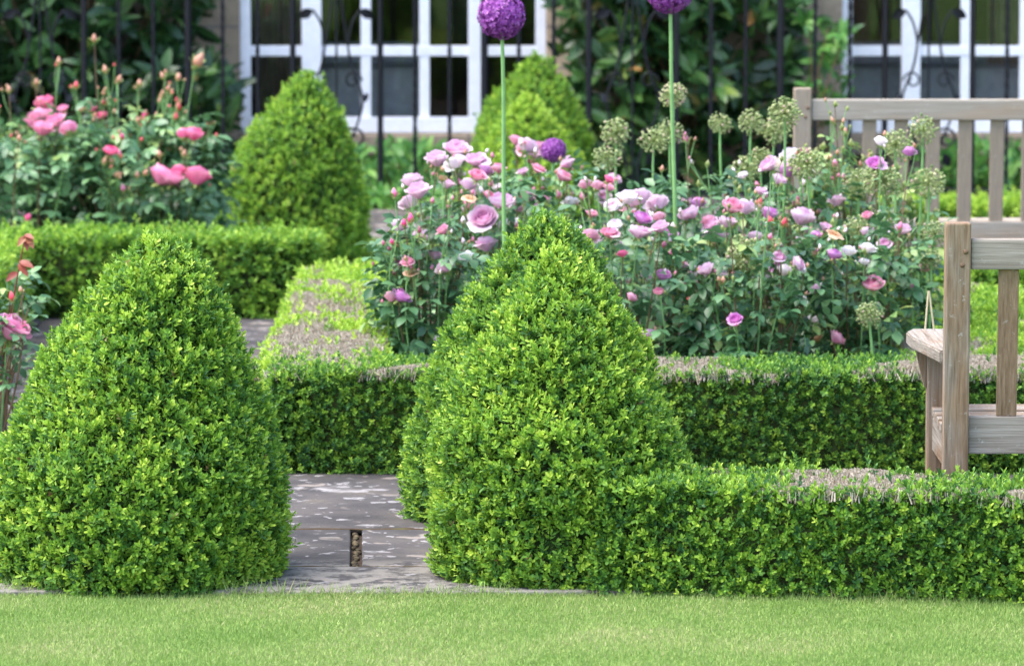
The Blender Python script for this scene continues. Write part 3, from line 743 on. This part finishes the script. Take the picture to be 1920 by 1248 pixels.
# ------------------------------------------------------------------ leafy plants (climbers and border plants)
def leafy(name, label, cat, base, boxes, nleaf, size, mat, group=None, nst=10, tint0=.45, tv=.22, up=.15, tmpl='long', stem='stemred', droop=-.2):
    """boxes: (x0,x1,y0,y1,z0,z1,weight) volumes that hold the leaves"""
    base = np.array(base, float); root = empty(name, base, label, cat, group)
    wt = np.array([b[6] for b in boxes], float); wt /= wt.sum(); ac = Acc(); sa = Acc()
    tvv, tqq = (LONG_V, LONG_Q) if tmpl == 'long' else (BIG_V, BIG_Q)
    for b, w_ in zip(boxes, wt):
        n = max(4, int(nleaf * w_))
        ncl = max(2, n // 6)
        cc = np.stack([rng.uniform(b[0], b[1], ncl), rng.uniform(b[2], b[3], ncl), rng.uniform(b[4], b[5], ncl)], 1)
        g = lump(cc, 5, 1, 6); cc = cc[g > -.75]; ncl = len(cc)
        ax = unit(rng.normal(size=(ncl, 3)) * .7 + np.array([0, -.5, .5]))
        for j in range(6):
            A, B = perp(ax); d = unit(ax * rng.uniform(.2, .8) + A + np.array([0, -.15, up + droop * 0]) )
            d[:, 2] += droop * rng.random(ncl); d = unit(d)
            nn = unit(ax + rng.normal(size=(ncl, 3)) * .35); nn = unit(nn - (nn * d).sum(1, keepdims=True) * d)
            sz = size * rng.uniform(.6, 1.15, ncl)
            V, Q = bake(tvv, tqq, cc - ax * (size * .12 * j), d, nn, sz); ac.add(V, Q, np.repeat(np.clip(rng.normal(size=ncl) * tv + tint0, 0, 1), len(tvv)))
        for i in range(max(1, int(nst * w_))):
            e = np.array([rng.uniform(b[0], b[1]), rng.uniform(b[2], b[3]), rng.uniform(b[4], b[5])])
            s0 = np.array([base[0] + rng.normal() * .05, base[1] + rng.normal() * .03, 0]); mid = np.array([(s0[0] * 2 + e[0]) / 3, (s0[1] + e[1]) / 2, e[2] * .6])
            V, Q = tube_q(curve(s0, mid, e), np.linspace(.006, .0025, 7), 5); sa.add(V, Q)
    link('foliage', ac.mesh('foliage', [mat], base), root); link('stems', sa.mesh('stems', [M[stem]], base), root)
    return root
yw0, yw1 = 25.35, 25.98
leafy('wall_climber', 'dark glossy climber covering the stone wall left of the left window', 'climber', (wx(150), 25.8, 0),
      [(wx(-120), wx(230), yw0, yw1, .0, 1.6, 5), (wx(230), wx(385), yw0 + .2, yw1, .3, 1.5, 1.0), (wx(250), wx(440), yw0, yw1 - .1, .0, .65, 1.5)], 4700, .14, M['climb'], nst=60, tint0=.30)
leafy('wall_climber', 'dark climber with yellowing leaves on the wall between the two windows', 'climber', (wx(1290), 25.8, 0),
      [(wx(1060), wx(1340), yw0, yw1, .05, 1.6, 5), (wx(1340), wx(1510), yw0 + .25, yw1, .1, 1.4, 1.2)], 3500, .14, M['climb'], nst=60, tint0=.44, tv=.26)
leafy('border_plant', 'low ferny green plant under the left window beside the far cone', 'plant', (wx(760), 25.4, 0), [(wx(690), wx(870), 25.1, 25.7, .02, .26, 1)], 500, .10, M['weed'], nst=12, tint0=.5)
leafy('border_plant', 'green and rusty border plant under the right window seen through bench slats', 'plant', (wx(1850), 25.4, 0), [(wx(1700), wx(2000), 25.1, 25.7, .02, .26, 1)], 700, .10, M['weed'], nst=12, tint0=.5)
leafy('border_plant', 'strip of bright low leaves at the foot of the railing by the far paving', 'plant', (wx(730), 24.7, 0), [(rx(680), rx(850), 24.55, 24.75, .01, .10, 1)], 420, .07, M['weed'], nst=6, tint0=.65)
leafy('border_plant', 'green shrub right of the climber with bronze tips by the right window', 'plant', (wx(1520), 25.5, 0), [(wx(1500), wx(1575), 25.3, 25.8, .3, .85, 1)], 220, .10, M['weed'], nst=12, tint0=.45, tv=.3)

# ------------------------------------------------------------------ roses
def bloom_mesh(kind, seed, openness=1.0):
    """cupped rose: rings of broad overlapping petals, each a curved 6 x 5 patch whose rim rolls outward"""
    r = np.random.default_rng(seed); ac = Acc(); ns, ntt = 5, 6
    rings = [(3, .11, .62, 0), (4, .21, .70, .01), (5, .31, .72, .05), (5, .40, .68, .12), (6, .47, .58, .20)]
    if kind == 'F': rings = [(3, .2, .5, .1), (5, .42, .42, .25)]
    for ri, (n, rad, hgt, roll) in enumerate(rings):
        off = r.uniform(0, 6.3)
        for k in range(n):
            a0 = off + k * 2 * PI / n + r.normal() * .1; rad_ = rad * r.uniform(.9, 1.1); h_ = hgt * r.uniform(.88, 1.08); ro = roll * openness * r.uniform(.5, 1.6)
            V = []; T = []; ph = r.uniform(0, 6.3)
            for i in range(ntt):
                t = i / (ntt - 1)
                for j in range(ns):
                    s = (j / (ns - 1) - .5) * 2
                    half = (PI / n) * 1.35 * (.35 + .65 * math.sin(PI * min(1, .1 + .62 * t)))
                    tt = t * (1 - .16 * s * s)
                    belly = math.sin(PI * (.04 + .60 * tt)) ** .9           # swells from the base, narrows to the rim
                    rr = .03 + rad_ * belly + ro * max(0, tt - .55) / .45 * (1 + .2 * math.sin(4 * s + ph))
                    z = h_ * tt ** .9 - ro * .75 * max(0, tt - .62) / .38 + .015 * math.sin(s * 5 + ph) * t
                    ang = a0 + s * half
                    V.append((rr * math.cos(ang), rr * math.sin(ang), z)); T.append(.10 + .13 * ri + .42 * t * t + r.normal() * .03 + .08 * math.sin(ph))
            Q = [(i * ns + j, i * ns + j + 1, (i + 1) * ns + j + 1, (i + 1) * ns + j) for i in range(ntt - 1) for j in range(ns - 1)]
            ac.add(np.array(V), Q, np.clip(T, 0, 1))
    v, q = ball((0, 0, -.03), .10); ac.add(v, q, .3, 1)
    for k in range(5):
        a = k * 2 * PI / 5; d = np.array([[math.cos(a), math.sin(a), -.15]]); V, Q = bake(LONG_V, LONG_Q, np.array([[0, 0, -.02]]), unit(d), np.array([[0, 0, 1.]]), .42); ac.add(V, Q, .5, 1)
    return ac.mesh('bloom', [M[kind], M['greenbud']], smooth=True)
def bud_mesh(kind, seed):
    r = np.random.default_rng(seed); ac = Acc(); V = []; T = []; nu = 8; nv = 7
    for i in range(nv):
        t = i / (nv - 1); rad = .30 * math.sin(PI * (.10 + .86 * t)) * (1 - .25 * t)
        for j in range(nu): a = 2 * PI * j / nu + t * .8; V.append((rad * math.cos(a), rad * math.sin(a), t * .95)); T.append(.2 + .5 * t + r.normal() * .08)
    Q = [(i * nu + j, i * nu + (j + 1) % nu, (i + 1) * nu + (j + 1) % nu, (i + 1) * nu + j) for i in range(nv - 1) for j in range(nu)]
    ac.add(V, Q, np.clip(T, 0, 1)); v, q = ball((0, 0, 0), .17, (1, 1, .9)); ac.add(v, q, .3, 1)
    for k in range(5):
        a = k * 2 * PI / 5; d = np.array([[math.cos(a) * .45, math.sin(a) * .45, .9]]); V, Q = bake(LONG_V, LONG_Q, np.array([[.16 * math.cos(a), .16 * math.sin(a), 0]]), unit(d), np.array([[-math.cos(a), -math.sin(a), .4]]), .62); ac.add(V, Q, .5, 1)
    return ac.mesh('bud', [M[kind], M['greenbud']], smooth=True)
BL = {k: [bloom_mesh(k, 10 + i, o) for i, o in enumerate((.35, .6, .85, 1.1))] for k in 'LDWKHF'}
M['G'] = petal('green_bud_petal', (.20, .30, .08), (.36, .42, .14), (.55, .40, .30))
BU = {k: [bud_mesh(k, 50 + i) for i in range(2)] for k in 'KHRBLWG'}
M['N'] = petal('bright_pink_petal', (.70, .06, .22), (.86, .22, .42), (.94, .52, .68)); BL['N'] = [bloom_mesh('N', 10 + i, o) for i, o in enumerate((.4, .7, 1.0))]
def rose_bush(label, base, Y, blooms, rad, ztop_, nleaf, leafsize, zlow=.06, group='roses', extra_buds=0, tint0=.4, redtip=0, budk='KB', yspread=.22, budz=(0, .2), bloomfix=1.0, extra_blooms=0, frontY=None, leafper=4):
    """blooms: (u, v, diameter px, kind, Y or None)"""
    base = np.array(base, float); root = empty('rose_bush', base, label, 'rose bush', group)
    st = Acc(); lf = Acc(); leafpts = []; leafdir = []
    targets = []
    for (u, v, dpx, kind) in blooms:
        yb_ = Y + rng.uniform(-yspread, yspread) * .9
        if P(u, v, Y)[2] < ztop_ + .03: yb_ = frontY if frontY else Y - rad * rng.uniform(1.05, 1.2)
        p = P(u, v, yb_); sz = dpx / S(yb_, p[2]) * (.72 if kind == 'F' else .97) * bloomfix
        targets.append((p, sz, kind))
    for i in range(extra_blooms):
        a = rng.uniform(0, 2 * PI); rr = rad * math.sqrt(rng.random()) * .95
        targets.append((np.array([base[0] + rr * math.cos(a), base[1] + rr * .8 * math.sin(a), ztop_ * (1 - .2 * (rr / rad) ** 2) + rng.uniform(-.08, .09)]), rng.uniform(.031, .050), random.choice('LLLKWDL')))
    for i in range(extra_buds):
        a = rng.uniform(0, 2 * PI); rr = rad * math.sqrt(rng.random()) * .95
        p = np.array([base[0] + rr * math.cos(a), base[1] + rr * .8 * math.sin(a), ztop_ * (1 - .25 * (rr / rad) ** 2) + rng.uniform(*budz)])
        targets.append((p, rng.uniform(.018, .026), random.choice(budk) + 'b'))
    for p, sz, kind in targets:
        small = kind.endswith('b') or sz < .030 or kind in 'R'
        k0 = kind[0]
        tilt = (random.gauss(.35, .28), random.gauss(0, .3)) if not small else (random.gauss(0, .2), random.gauss(0, .2))
        if small: me = random.choice(BU.get(k0, BU['K']))
        else: me = random.choice(BL[k0])
        o = link('bud' if small else 'bloom', me, root); h = sz * (.38 if not small else .4)
        loc = p - np.array([0, 0, h * .9]); o.location = tuple(loc - base)
        o.rotation_euler = (tilt[0], tilt[1], random.uniform(0, 6.3)); s_ = sz * (1.0 if not small else 1.25)
        o.scale = (s_, s_, s_ * random.uniform(.85, 1.05))
        f0 = base + np.array([(p[0] - base[0]) * .35 + rng.normal() * .03, (p[1] - base[1]) * .35 + rng.normal() * .03, 0])
        f0[2] = 0; mid = f0 * .4 + loc * .6; mid[2] = loc[2] * .55; mid[:2] += rng.normal(size=2) * .03
        c = curve(f0, mid, loc, 9); V, Q = tube_q(c, np.linspace(.0042, .0016, 9), 5)
        st.add(V, Q, .5, 1 if rng.random() < .55 else 0)
        for t in rng.uniform(.35, .93, leafper): leafpts.append(c[int(t * 8)]); leafdir.append(unit(rng.normal(size=3) * np.array([1, 1, .3]) + np.array([0, -.3, .1])))
        # small green leaves close under the bloom
        kk = 5; tq = rng.uniform(.55, .97, kk); pp_ = np.array([c[int(t * 8)] for t in tq]) + rng.normal(size=(kk, 3)) * .003
        dd = unit(rng.normal(size=(kk, 3)) * np.array([1, 1, .5]) + np.array([0, 0, .4])); V, Q = bake(LONG_V, LONG_Q, pp_, dd, unit(np.array([[0, 0, 1.]]) + rng.normal(size=(kk, 3)) * .3), rng.uniform(.018, .034, kk), 1.2); lf.add(V, Q, np.repeat(rng.uniform(.7, 1, kk), len(LONG_V)), 0)
        # side buds close to the bloom
        if rng.random() < .6 and extra_buds:
            for q in range(2):
                e = loc + np.array([rng.normal() * .02, rng.normal() * .02, rng.uniform(-.01, .03)]); V, Q = tube_q(curve(c[7], (c[7] + e) / 2 + rng.normal(size=3) * .006, e, 5), .0012, 4); st.add(V, Q, .5, 0)
                bo = link('bud', random.choice(BU[random.choice(budk)]), root); bo.location = tuple(e - base); bo.rotation_euler = (random.gauss(0, .3), random.gauss(0, .3), 0); bs = random.uniform(.014, .021); bo.scale = (bs,) * 3
    for i in range(9):
        a = rng.uniform(0, 6.3); e = base + np.array([rad * .7 * math.cos(a), rad * .6 * math.sin(a), ztop_ * rng.uniform(.6, .95)])
        V, Q = tube_q(curve(base + rng.normal(size=3) * np.array([.04, .04, 0]), base + (e - base) * np.array([.4, .4, .6]), e, 8), np.linspace(.006, .002, 8), 5); st.add(V, Q, .5, 1)
    n = nleaf; a = rng.uniform(0, 6.3, n); rr = rad * np.sqrt(rng.uniform(.05, 1, n)); z = zlow + (ztop_ - zlow) * rng.random(n) ** .8
    k = np.sqrt(np.clip(1 - ((z - ztop_ * .45) / (ztop_ * .72)) ** 2, .15, 1)); pp = np.stack([base[0] + rr * k * np.cos(a), base[1] + rr * k * .85 * np.sin(a), z], 1)
    pd = unit(np.stack([np.cos(a), np.sin(a) - .3, rng.normal(size=n) * .35 + .05], 1) + rng.normal(size=(n, 3)) * .4)
    pp = np.concatenate([pp, np.array(leafpts)]) if leafpts else pp; pd = np.concatenate([pd, np.array(leafdir)]) if leafdir else pd
    # compound leaves: petiole + 5 leaflets
    m = len(pp); upv = unit(np.array([0, 0, 1.]) + rng.normal(size=(m, 3)) * .35); upv = unit(upv - (upv * pd).sum(1, keepdims=True) * pd); sd = np.cross(upv, pd)
    ls = leafsize * rng.uniform(.65, 1.2, m); tt = np.clip(rng.normal(size=m) * .2 + tint0, 0, 1)
    for fwd, side, sc in ((1.55, 0, 1.0), (1.15, .85, .85), (1.15, -.85, .85), (.55, .8, .65), (.55, -.8, .65)):
        d = unit(pd * (1 if side == 0 else .45) + sd * side + upv * (-.15) + rng.normal(size=(m, 3)) * .12)
        V, Q = bake(BIG_V, BIG_Q, pp + pd * (ls * fwd)[:, None], d, upv, ls * sc); lf.add(V, Q, np.repeat(np.clip(tt + rng.normal(size=m) * .08, 0, 1), len(BIG_V)), 0)
    wv = .0011
    V = np.stack([pp - sd * wv, pp + sd * wv, pp + pd * (ls * 1.6)[:, None] + sd * wv, pp + pd * (ls * 1.6)[:, None] - sd * wv], 1).reshape(-1, 3)
    lf.add(V, np.arange(4 * m).reshape(m, 4), .7, 0)
    link('stems', st.mesh('stems', [M['stemgreen'], M['stemred']], base), root)
    link('foliage', lf.mesh('foliage', [M['roseleaf']], base), root)
    return root

bed = [(820,298,42,'L'),(855,278,44,'L'),(857,303,38,'W'),(892,298,40,'L'),(775,338,40,'L'),(787,358,42,'L'),(772,378,34,'L'),(740,365,26,'F'),(893,328,30,'K'),(935,315,28,'K'),(830,332,26,'F'),
 (965,262,28,'K'),(985,272,38,'L'),(1000,284,30,'L'),(1010,276,32,'K'),(1050,327,32,'K'),(1068,305,28,'L'),(982,321,20,'L'),(1006,315,26,'K'),(880,368,30,'F'),(910,404,50,'L'),(942,375,46,'L'),(967,385,32,'L'),
 (985,370,30,'K'),(997,391,28,'K'),(1020,375,26,'K'),(1072,378,28,'W'),(1050,368,22,'F'),(1092,372,22,'F'),(835,430,24,'K'),(913,458,40,'L'),(840,498,34,'L'),(735,556,30,'K'),(747,552,36,'D'),(770,508,32,'F'),
 (765,492,24,'K'),(758,420,16,'Hb'),(770,413,18,'H'),(736,455,12,'Hb'),(823,640,26,'L'),(975,418,26,'W'),(1105,438,28,'K'),(1142,435,32,'K'),(1108,400,22,'K'),(1150,382,30,'W'),(1175,370,38,'W'),(1202,370,48,'L'),
 (1236,380,38,'L'),(1200,408,34,'D'),(1197,434,38,'L'),(1240,424,34,'L'),(1258,440,32,'D'),(1238,405,24,'K'),(1286,404,28,'L'),(1302,398,32,'L'),(1100,345,24,'K'),(1120,348,24,'K'),(1138,335,20,'H'),(1140,352,20,'K'),
 (1290,262,18,'Kb'),(1370,385,38,'K'),(1392,388,36,'L'),(1425,358,22,'L'),(1423,382,18,'Rb'),(1438,400,32,'D'),(1340,418,34,'L'),(1362,415,34,'L'),(1376,418,20,'R'),(1330,414,24,'K'),(1345,432,28,'L'),
 (1448,415,18,'Rb'),(1468,420,18,'Rb'),(1499,406,46,'L'),(1512,430,20,'L'),(1448,305,38,'L'),(1476,320,36,'D'),(1486,290,38,'W'),(1456,335,28,'L'),(1505,283,20,'K'),(1640,305,32,'D'),(1650,265,24,'W'),(1705,285,24,'D'),
 (1168,475,20,'H'),(1297,515,32,'L'),(1340,515,44,'L'),(1460,502,36,'D'),(1560,477,30,'D'),(1590,470,28,'W'),(1625,465,28,'W'),(1562,435,36,'F'),(1545,425,24,'L'),(1638,530,40,'K'),(1380,597,26,'D'),(1532,602,36,'W'),
 (1562,630,34,'K'),(1536,632,28,'F'),(1215,627,32,'L'),(1290,562,14,'Rb'),(1180,555,22,'K'),(1236,545,20,'K'),(1455,560,24,'F'),(1620,490,22,'W')]
BUSH = [(806, 16.0, 'lilac rose bush at the left end of the bed, above the side hedge', .17, .58),
        (890, 16.7, 'lilac rose bush just left of the tall purple allium stem', .25, .66),
        (1010, 17.3, 'lilac rose bush in front of the two far overlapping cones', .28, .66),
        (1180, 16.0, 'lilac rose bush right behind the shoulder of the middle cones, pale open blooms', .27, .56),
        (1310, 16.8, 'lilac rose bush with broad dark leaf and pink buds held up near the second allium', .27, .66),
        (1405, 15.9, 'lilac rose bush in the middle right of the bed over the dark leaves', .26, .54),
        (1500, 16.7, 'lilac rose bush with frilly bloom left of the far bench post', .27, .66),
        (1610, 16.1, 'lilac rose bush at the right end of the bed beside the seed heads', .24, .55)]
for i, (uc, Yb, lab, rad, zt) in enumerate(BUSH):
    mine = [b for b in bed if min(range(len(BUSH)), key=lambda q: abs(BUSH[q][0] - b[0])) == i]
    rose_bush(lab, (X(uc, Yb), Yb, 0), Yb, mine, rad, zt + .05, 270, .042, group='lilac roses in the bed', extra_buds=16, tint0=.50, budk='KWBG', budz=(-.10, .10), extra_blooms=8)

for uc, Yb, zt_, rd, lab in ((1575, 16.95, .80, .15, 'tall olive green rose shoots full of unopened buds in front of the far bench rail'), (1690, 17.0, .62, .13, 'lower green rose shoots under the seed heads before the bench slats')):
    rose_bush(lab, (X(uc, Yb), Yb, 0), Yb, [], rd, zt_, 70, .038, group='lilac roses in the bed', extra_buds=34, tint0=.85, budk='GGGB', budz=(-.12, .16))
GP = 'hot pink roses behind the back hedge'
pk = [(79,195,30,'H'),(90,190,30,'H'),(74,219,42,'N'),(90,214,34,'N'),(78,241,40,'N'),(56,228,32,'N'),(120,203,22,'N'),(110,226,36,'N'),(130,237,32,'N'),(173,203,18,'H'),(192,216,24,'H'),(269,221,18,'Hb'),(275,229,14,'Hb'),
      (328,221,16,'Rb'),(333,203,18,'Rb'),(346,250,26,'H'),(361,252,34,'H'),(206,282,28,'H'),(228,258,14,'Hb'),(221,325,26,'F'),(234,354,16,'Kb'),(297,327,54,'N'),(320,332,44,'N'),(336,320,26,'H'),(367,331,48,'H'),(55,407,18,'H'),
      (17,170,14,'Bb'),(68,155,14,'Bb'),(110,118,14,'Bb'),(142,162,15,'Rb'),(177,74,16,'Bb'),(199,133,15,'Bb'),(221,151,15,'Bb'),(262,158,15,'Bb'),(308,144,15,'Bb'),(332,147,15,'Bb'),(365,116,30,'Bb'),(300,290,14,'Bb'),(345,290,14,'Bb'),
      (270,325,14,'Bb'),(257,330,14,'Bb'),(35,262,14,'Bb'),(195,305,14,'Bb'),(210,303,14,'Bb')]
PB = [(50, 20.7, 'hot pink rose bush at the far left with a cluster of open pink blooms', .36, .62),
      (215, 20.6, 'rose bush covered in beige buds in the middle of the left group', .34, .66),
      (300, 20.8, 'pink rose bush with two large pink blooms beside the blurred cone', .26, .62)]
for i, (uc, Yb, lab, rad, zt) in enumerate(PB):
    mine = [b for b in pk if min(range(3), key=lambda q: abs(PB[q][0] - b[0])) == i]
    rose_bush(lab, (X(uc, Yb), Yb, 0), Yb, mine, rad, zt, 420, .052, group=GP, extra_buds=14, tint0=.58, budk='BBR', budz=(-.05, .2), yspread=.3, frontY=20.12, leafper=7)
# near left rose
rose_bush('red leaved rose shoot with a pink bloom at the left picture edge', (X(-10, 15.9), 15.9, 0), 15.9, [(13, 612, 66, 'N'), (24, 560, 18, 'Rb'), (-6, 560, 20, 'Kb'), (40, 545, 14, 'Bb')],   .15, .50, 90, .040, group='', extra_buds=0, tint0=.5)
nb = [o for o in COL.objects if o.get('label', '').startswith('red leaved')][0]
ac = Acc(); b0 = np.array(nb.location)
c = curve(P(-5, 760, 15.85), P(15, 600, 15.8), P(48, 440, 15.8), 9); V, Q = tube_q(c, np.linspace(.004, .002, 9), 5); ac.add(V, Q, .3)
for (u, v, du, dv, sz) in ((48, 442, 22, 28, .05), (48, 442, -20, 22, .045), (48, 440, 5, 42, .05), (46, 440, 26, 6, .04), (36, 490, 38, 10, .055), (34, 495, 30, 30, .05), (32, 510, -24, 16, .05), (44, 460, 20, -16, .035)):
    p = P(u, v, 15.8); d = unit((P(u + du, v + dv, 15.75) - p)[None]); V, Q = bake(BIG_V, BIG_Q, p[None], d, unit(np.array([[.1, -.7, .6]])), sz, .7); ac.add(V, Q, rng.uniform(.2, 1))
tag(link('young_leaves', ac.mesh('young_leaves', [M['redleaf']], b0), nb), 'dark red young leaves and stem')
if nb.get('group', None) == '' : del nb['group']

# ------------------------------------------------------------------ alliums
def head_purple(seed):
    ac = Acc(); n = 330; i = np.arange(n) + .5; ph = np.arccos(1 - 2 * i / n); th = PI * (1 + 5 ** .5) * i
    d = np.stack([np.cos(th) * np.sin(ph), np.sin(th) * np.sin(ph), np.cos(ph)], 1); r = np.random.default_rng(seed)
    d = unit(d + r.normal(size=d.shape) * .05); rad = .5 * r.uniform(.84, 1.08, n); A, B = perp(d)
    for k in range(6):
        a = k * PI / 3 + r.uniform(0, 1, n)[:]; e = np.cos(a)[:, None] * A + np.sin(a)[:, None] * B; L_ = unit(e + d * .35)
        V, Q = bake(LEAF_V, LEAF_Q, d * rad[:, None], L_, d, .115, .75); ac.add(V, Q, np.repeat(np.clip(r.normal(size=n) * .25 + .5, 0, 1), 6))
    v, q = ball((0, 0, 0), .40); ac.add(v, q, .15)
    return ac.mesh('flower_head', [M['purple']])
def head_seed(seed, n=95, yellow=0):
    ac = Acc(); r = np.random.default_rng(seed); i = np.arange(n) + .5; ph = np.arccos(1 - 1.93 * i / n); th = PI * (1 + 5 ** .5) * i
    d = unit(np.stack([np.cos(th) * np.sin(ph), np.sin(th) * np.sin(ph), np.cos(ph)], 1) + r.normal(size=(n, 3)) * .08); rad = .5 * r.uniform(.70, 1.06, n)
    A, B = perp(d); wv = .008
    for ax in (A, B):
        V = np.stack([-ax * wv, ax * wv, d * rad[:, None] + ax * wv, d * rad[:, None] - ax * wv], 1).reshape(-1, 3); ac.add(V, np.arange(4 * n).reshape(n, 4), .55)
    bv, bq = ball((0, 0, 0), .043, (1, 1, 1), 6, 4)
    V = (d * rad[:, None])[:, None, :] + bv[None] * r.uniform(.8, 1.3, n)[:, None, None]; Q = bq[None] + (np.arange(n) * len(bv))[:, None, None]
    ac.add(V.reshape(-1, 3), Q.reshape(-1, 4), np.repeat(np.clip(r.normal(size=n) * .28 + .45 + yellow, 0, 1), len(bv)))
    for k in range(3):
        e = unit(A * math.cos(k * 2.1) + B * math.sin(k * 2.1) + d * .5); V, Q = bake(LEAF_V, LEAF_Q, d * rad[:, None], e, d, .085, .6); ac.add(V, Q, np.repeat(np.clip(r.normal(size=n) * .25 + .7 + yellow, 0, 1), 6))
    return ac.mesh('seed_head', [M['seed']])
HP = [head_purple(1), head_purple(2)]; HS = [head_seed(3), head_seed(4, 80), head_seed(5, 110)]; HY = head_seed(6, 120, .25)
def allium(u, v, dpx, Y, foot_u, label, kind, group, lean=0, strap=0):
    lean = lean + float(rng.normal()) * .008
    hp = P(u, v, Y); sz = dpx / S(Y, hp[2]); bx = X(foot_u, Y, 0); base = np.array([bx, Y + .03, 0.])
    root = empty('allium', base, label, 'allium', group)
    mid = (base + hp) / 2 + np.array([lean, 0, 0])
    pts = curve(base, mid, hp, 12); pts[1:-1, 0] += np.sin(np.arange(1, 11) * .9 + rng.uniform(0, 6)) * .0022; ac = Acc(); V, Q = tube_q(pts, np.linspace(.0075 if kind == 'p' else .0055, .0052 if kind == 'p' else .0036, 12), 8); ac.add(V, Q)
    link('stem', ac.mesh('stem', [M['stemgreen']], base, smooth=True), root)
    me = random.choice(HP) if kind == 'p' else (HY if kind == 'y' else random.choice(HS))
    o = link('flower_head' if kind == 'p' else 'seed_head', me, root); o.location = tuple(hp - base); o.scale = (sz, sz, sz * random.uniform(.88, 1.0)); o.rotation_euler = (random.gauss(0, .15), random.gauss(0, .15), random.uniform(0, 6))
    for (u1, v1) in ([] if not strap else strap):
        e = P(u1[0], u1[1], Y - .25); m_ = P(v1[0], v1[1], Y - .12); c = curve(e, (e + m_) / 2, m_, 6); ac = Acc(); V, Q = tube_q(c, np.linspace(.005, .0018, 6), 4); V = base + (V - base); ac.add(V, Q)
        link('strap_leaf', ac.mesh('strap_leaf', [M['strap']], base), root)
    return root
GAP, GAS = 'purple alliums', 'green allium seed heads'
allium(940, 30, 81, 15.75, 951, 'tall purple allium globe rising above the middle cone, against the window', 'p', GAP, .004)
allium(1256, -16, 78, 16.1, 1268, 'tall purple allium globe cut off by the top edge', 'p', GAP, .004)
allium(1038, 282, 44, 17.2, 1040, 'small purple allium sunk among the lilac roses', 'p', GAP)
SEEDS = [(1263, 179, 52, 16.7, 1264, 'yellow green allium seed head halfway up the second tall allium stem', 'y'),
 (1155, 250, 58, 17.1, 1166, 'upper of the two round seed heads right of the far cones'), (1138, 297, 56, 17.0, 1146, 'lower of the two round seed heads right of the far cones'),
 (1226, 264, 58, 16.9, 1234, 'seed head left of and touching the second tall allium stem'), (1256, 248, 50, 17.3, 1248, 'seed head peeping out behind the second tall allium stem'),
 (1350, 232, 46, 17.0, 1348, 'small reddish seed head above the broad dark rose leaf'), (1408, 229, 50, 17.2, 1409, 'seed head left of the largest dark one near the far bench post'),
 (1471, 213, 66, 16.6, 1474, 'large dark seed head standing in front of the far bench post'), (1452, 246, 62, 17.3, 1458, 'pale seed head behind and below the large dark one'),
 (1398, 320, 62, 16.9, 1408, 'seed head low between two seed stems, left of the frilly bloom'), (1512, 310, 70, 16.5, 1545, 'loose seed head below the far bench post'),
 (1425, 300, 50, 17.4, 1430, 'faint seed head above the low one, left of the frilly bloom'),
 (1560, 330, 74, 17.0, 1560, 'broad faded seed head in front of the bench left end'), (1610, 345, 62, 16.6, 1606, 'seed head left of the tallest right hand stems'),
 (1655, 340, 72, 16.3, 1662, 'wide seed head on the long stem reaching down to the hedge'), (1680, 272, 64, 16.7, 1690, 'dark seed head overlapping the bench top rail gap'),
 (1730, 243, 56, 16.9, 1712, 'upper right seed head in front of the second bench slats'), (1741, 342, 66, 16.6, 1733, 'rightmost large seed head against the pale bench slats'),
 (1752, 440, 54, 16.3, 1742, 'small seed head just left of the near bench post top'), (1745, 487, 44, 16.0, 1740, 'lowest right seed head behind the near bench arm'),
 (1395, 480, 78, 15.9, 1428, 'wide loose seed head low in the middle of the bed'), (1440, 470, 60, 16.2, 1446, 'seed head on a brown stalk beside the wide low one'),
 (1610, 430, 60, 16.3, 1640, 'seed head low beside the faded peach bloom'), (1210, 470, 44, 16.6, 1216, 'small green seed head buried behind the middle cone'),
 (1630, 590, 52, 15.7, 1640, 'lowest seed head just above the middle hedge near the bench arm')]
for s_ in SEEDS:
    k = s_[6] if len(s_) > 6 else 's'
    strap = None
    if s_[0] == 1752: strap = [((1648, 662), (1748, 515)), ((1655, 560), (1728, 488))]
    allium(s_[0], s_[1], s_[2], s_[3], s_[4], s_[5], k, GAS, rng.normal() * .01, strap)
# dry bent stalk behind the near arm
ac = Acc(); V, Q = tube_q([P(1733, 640, 15.0), P(1741, 545, 15.0)], [.003, .0025], 5); ac.add(V, Q); V, Q = tube_q([P(1742, 545, 15.0), P(1754, 640, 15.0)], [.0025, .003], 5); ac.add(V, Q)
tag(link('dry_stalk', ac.mesh('dry_stalk', [M['petiole']])), 'pale dry stalk bent double above the near bench arm', 'stalk')
